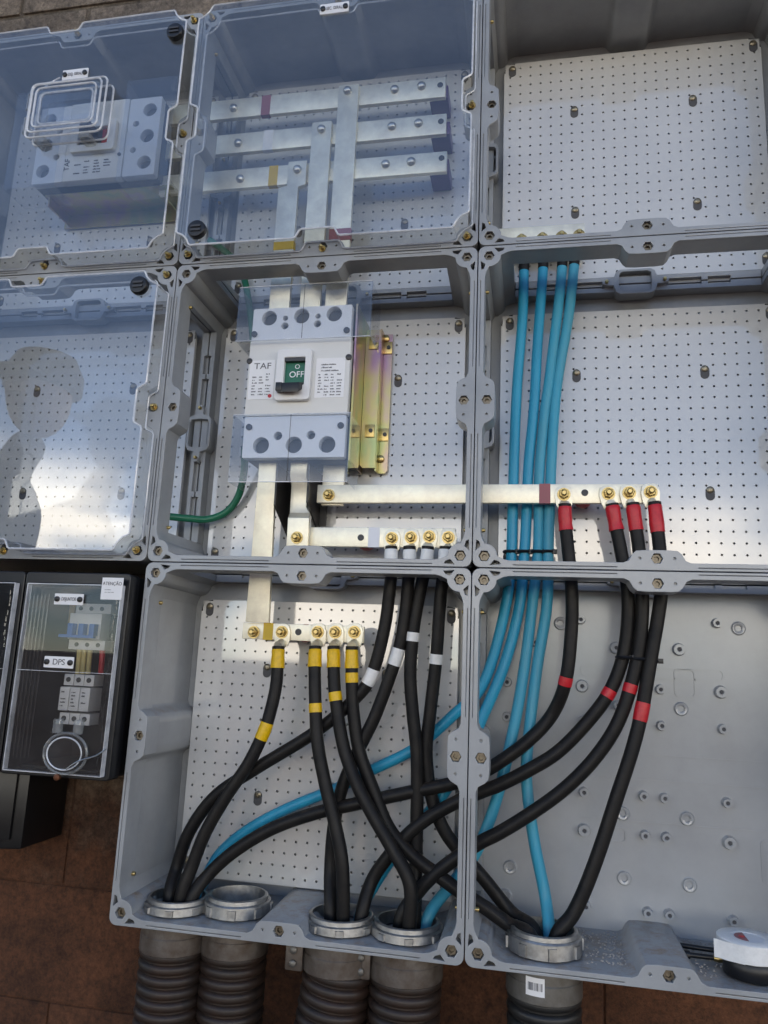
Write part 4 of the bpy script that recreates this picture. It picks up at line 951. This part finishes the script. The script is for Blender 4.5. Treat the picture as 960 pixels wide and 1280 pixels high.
t = thing('terminal_block', 'brownish copper link upright in the top of the black meter box', 'busbar', at(78, 790, .15))
MB().box(at(72, 750, .15).x, at(95, 750, .15).x, .15, .19, at(80, 778, .15).z, at(80, 742, .15).z).build('block', mat('aged brass', (.45, .33, .20), .5, .3, var=.3, vscale=60), t, bevel=.003)
MB().box(at(77, 790, .15).x, at(83, 790, .15).x, .155, .175, at(80, 800, .15).z, at(80, 779, .15).z).build('tail', M['paper'], t, bevel=.002)
# black cover hanging below
a = at(62, 975, .1); b = at(50, 1072, .1)
hb = thing('meter_box', 'plain black box hanging below the black meter boxes at the left edge', 'meter box', (a.x, .3, b.z))
mb = MB(); x1_, z1_, z0_ = at(66, 1000, .3).x, -1.643, b.z
mb.loft([[(x1_-.62, -.02, z1_), (x1_-.62, -.02, z0_), (x1_-.62, .38, z0_), (x1_-.62, .38, z1_)], [(x1_, .16, z1_), (x1_, .16, z0_), (x1_, .38, z0_), (x1_, .38, z1_)]]); mb.build('case', M['blackp'], hb, bevel=.008)
mb = MB(); mb.loft([[(x1_-.60, -.032, z1_-.02), (x1_-.60, -.032, z0_+.03), (x1_-.60, -.02, z0_+.03), (x1_-.60, -.02, z1_-.02)], [(x1_-.03, .137, z1_-.02), (x1_-.03, .137, z0_+.03), (x1_-.03, .149, z0_+.03), (x1_-.03, .149, z1_-.02)]]); mb.build('door', M['blackp'], hb, bevel=.004)

# ------------------------------------------------------------------ on the floor of the lower right enclosure
def tape(name, label, c, R, h, m_, core=True, tail=False):
    t = thing(name, label, 'tape roll', c)
    mb = MB(); mb.lathe(c, (0, 0, 1), [(0, R*.52), (0, R*.97), (h*.04, R), (h*.96, R), (h, R*.97), (h, R*.52), (0, R*.52)], 44, caps=(False, False)); mb.build('roll', M[m_], t, ang=50)
    mb = MB(); mb.lathe(c, (0, 0, 1), [(.001, R*.519), (h*.985, R*.519), (h*.985, R*.47), (.001, R*.47)], 36, caps=(False, False)); mb.build('core', M['dark' if not core else 'paper'], t)
    if core:
        mb = MB(); mb.cyl((c[0], c[1], c[2]+h*.93), (0, 0, 1), R*.468, .002, 32); d = mb.build('core_label', M['paper'], t)
        mb = MB(); mb.loft([[(c[0]+R*.44*cos(k), c[1]+R*.44*sin(k), c[2]+h*.93+.0024) for k in [radians(100+i*16) for i in range(11)]], [(c[0]+R*.44*cos(k), c[1]+R*.44*sin(k), c[2]+h*.93+.0032) for k in [radians(100+i*16) for i in range(11)]]]); mb.build('label_print', M['maroon'], d)
        mb = MB(); mb.cyl((c[0]-R*.2, c[1]-.0, c[2]+h*.93+.0034), (0, 0, 1), R*.10, .001, 16); mb.build('label_print', M['red'], d)
    if tail:
        P = [(c[0]-R*.35, c[1]-R*.94), (c[0]-R*.85, c[1]-R*.70), (c[0]-R*1.08, c[1]-R*.50), (c[0]-R*1.20, c[1]-R*.46)]
        mb = MB(); mb.loft([[(x, y, c[2]) for x, y in P]+[(x, y+.003, c[2]) for x, y in P[::-1]], [(x, y, c[2]+h*.96) for x, y in P]+[(x, y+.003, c[2]+h*.96) for x, y in P[::-1]]]); mb.build('loose_end', M[m_], t)
fl = FZ+.0012
tp = at(937, 1181, .085)
tape('tape_roll', 'black tape roll under the white one on the enclosure floor', (tp.x+.010, .105, fl), .070, .044, 'blackp', core=False)
tape('tape_roll', 'white tape roll with printed core resting on a black roll', (tp.x, .098, fl+.0445), .074, .044, 'white', tail=True)
def rod(label, a, b, tip=None):
    def P(q): w = CR @ Vector(((q[0]-480)/FPX, 1, -(q[1]-640)/FPX)); p = CAM+w*((fl+.012-CAM.z)/w.z); p.y = max(.03, p.y); return Vector((at(q[0], q[1], p.y).x, p.y, fl+.010))
    A = P(a); B = P(b); t = thing('cable_tie', label, 'cable tie', A)
    MB().tube([A, A.lerp(B, .5), B], .0065, 10).build('strap', M['blackp'], t); MB().cyl(A-(B-A).normalized()*.008, (B-A), .011, .016, 12).build('head', M['blackp'], t)
    if tip: MB().lathe(B, (B-A), [(0, .008), (.012, .010), (.03, .010), (.045, .004)], 10).build('brass_tip', M['brass'], t)
rod('longer thin black rod with a round head, beside the white tape', (835, 1178), (900, 1188)); rod('short thin black rod with a brass tip, beside the white tape', (858, 1192), (892, 1196), tip=1)
# loose grit on the floor
mb = MB(); rnd = random.Random(3)
for k in range(900):
    x = 1.02+abs(rnd.gauss(.42, .16)) if k % 3 else rnd.uniform(1.05, 1.95); y = rnd.uniform(.05, .32); r_ = rnd.uniform(.0012, .0035)
    if x > 1.96 or (x-G5.x)**2+(y-G5.y)**2 < .012 or abs(x-1.5) < .085: continue
    mb.lathe((x, y, fl), (rnd.uniform(-.5, .5), rnd.uniform(-.5, .5), 1), [(0, r_), (r_, r_*.6)], 4)
props(mb.build('grit', mat('grit', (.42, .38, .34), .9, var=.4, vscale=300)), 'pale grit and drilling crumbs on the enclosure floor', 'grit', kind='stuff')

# ------------------------------------------------------------------ person reflected in the lids
def person():
    P_ = Vector((-.375, -.075, -.42)); dd = P_-CAM; y = -1.38; k_ = (P_.y-y)/(P_.y-CAM.y); x = P_.x+dd.x*k_; hz = P_.z+dd.z*k_; print('person', x, y, hz, (hz-GZ)*S)
    t = thing('person', 'person in a dark shirt standing in front of the panel, seen only as a reflection', 'person', (x, y, GZ))
    J = [(0, 0, 1.0), (0, 0, 1.18), (0, 0, 1.34), (.10, .04, 1.46), (.19, .06, 1.58), (-.19, 0, 1.38), (-.25, .06, 1.12), (-.16, .22, 1.0), (.14, 0, 1.38), (.15, .06, 1.10), (.06, .24, 1.0), (-.10, 0, .93), (-.11, .02, .50), (-.11, -.02, .08), (-.11, .14, .03), (.10, 0, .93), (.12, .02, .50), (.12, -.02, .08), (.12, .14, .03)]
    E_ = [(0, 1), (1, 2), (2, 3), (3, 4), (2, 5), (5, 6), (6, 7), (2, 8), (8, 9), (9, 10), (0, 11), (11, 12), (12, 13), (13, 14), (0, 15), (15, 16), (16, 17), (17, 18)]
    Rr = [.15, .145, .155, .06, .055, .075, .05, .038, .075, .05, .038, .10, .062, .045, .04, .10, .062, .045, .04]
    me = bpy.data.meshes.new('body'); me.from_pydata([Vector((j[0]-.20, j[1]-.06, j[2])) for j in J], E_, []); o = bpy.data.objects.new('body', me); C.objects.link(o); o.parent = t
    md = o.modifiers.new('skin', 'SKIN'); 
    if not me.skin_vertices: me.attributes  # layer is made with the modifier
    bm = bmesh.new(); bm.from_mesh(me); ly = bm.verts.layers.skin.verify()
    for v, r_ in zip(bm.verts, Rr): v[ly].radius = (r_, r_*.8); v[ly].use_root = v.index == 0
    bm.to_mesh(me); bm.free(); o.modifiers.new('sub', 'SUBSURF').levels = 2; o.modifiers['sub'].render_levels = 2
    me.materials.append(M['shirt'])
    bm = bmesh.new(); bmesh.ops.create_uvsphere(bm, u_segments=20, v_segments=14, radius=1)
    for v in bm.verts:
        p = v.co.copy(); v.co = Vector((p.x*.078, p.y*.10+.02, p.z*.12+1.68))
        if p.y > .85 and -.3 < p.z < .1: v.co.y += .018
    me = bpy.data.meshes.new('head'); bm.to_mesh(me); bm.free(); me.materials.append(M['skin']); h = bpy.data.objects.new('head', me); C.objects.link(h); h.parent = t
    mb = MB(); mb.lathe((0, .01/S, 1.70/S), (0, 0, 1), [(0, .105/S), (.05/S, .105/S), (.10/S, .08/S), (.115/S, .03/S)], 20); mb.box(-.07/S, .07/S, .09/S, .19/S, 1.705/S, 1.715/S)
    me = mb.mesh('cap', M['hair']); c = bpy.data.objects.new('cap', me); C.objects.link(c); c.parent = t
person()

sc.render.engine = 'CYCLES'
sc.cycles.transparent_max_bounces = 24; sc.cycles.max_bounces = 8
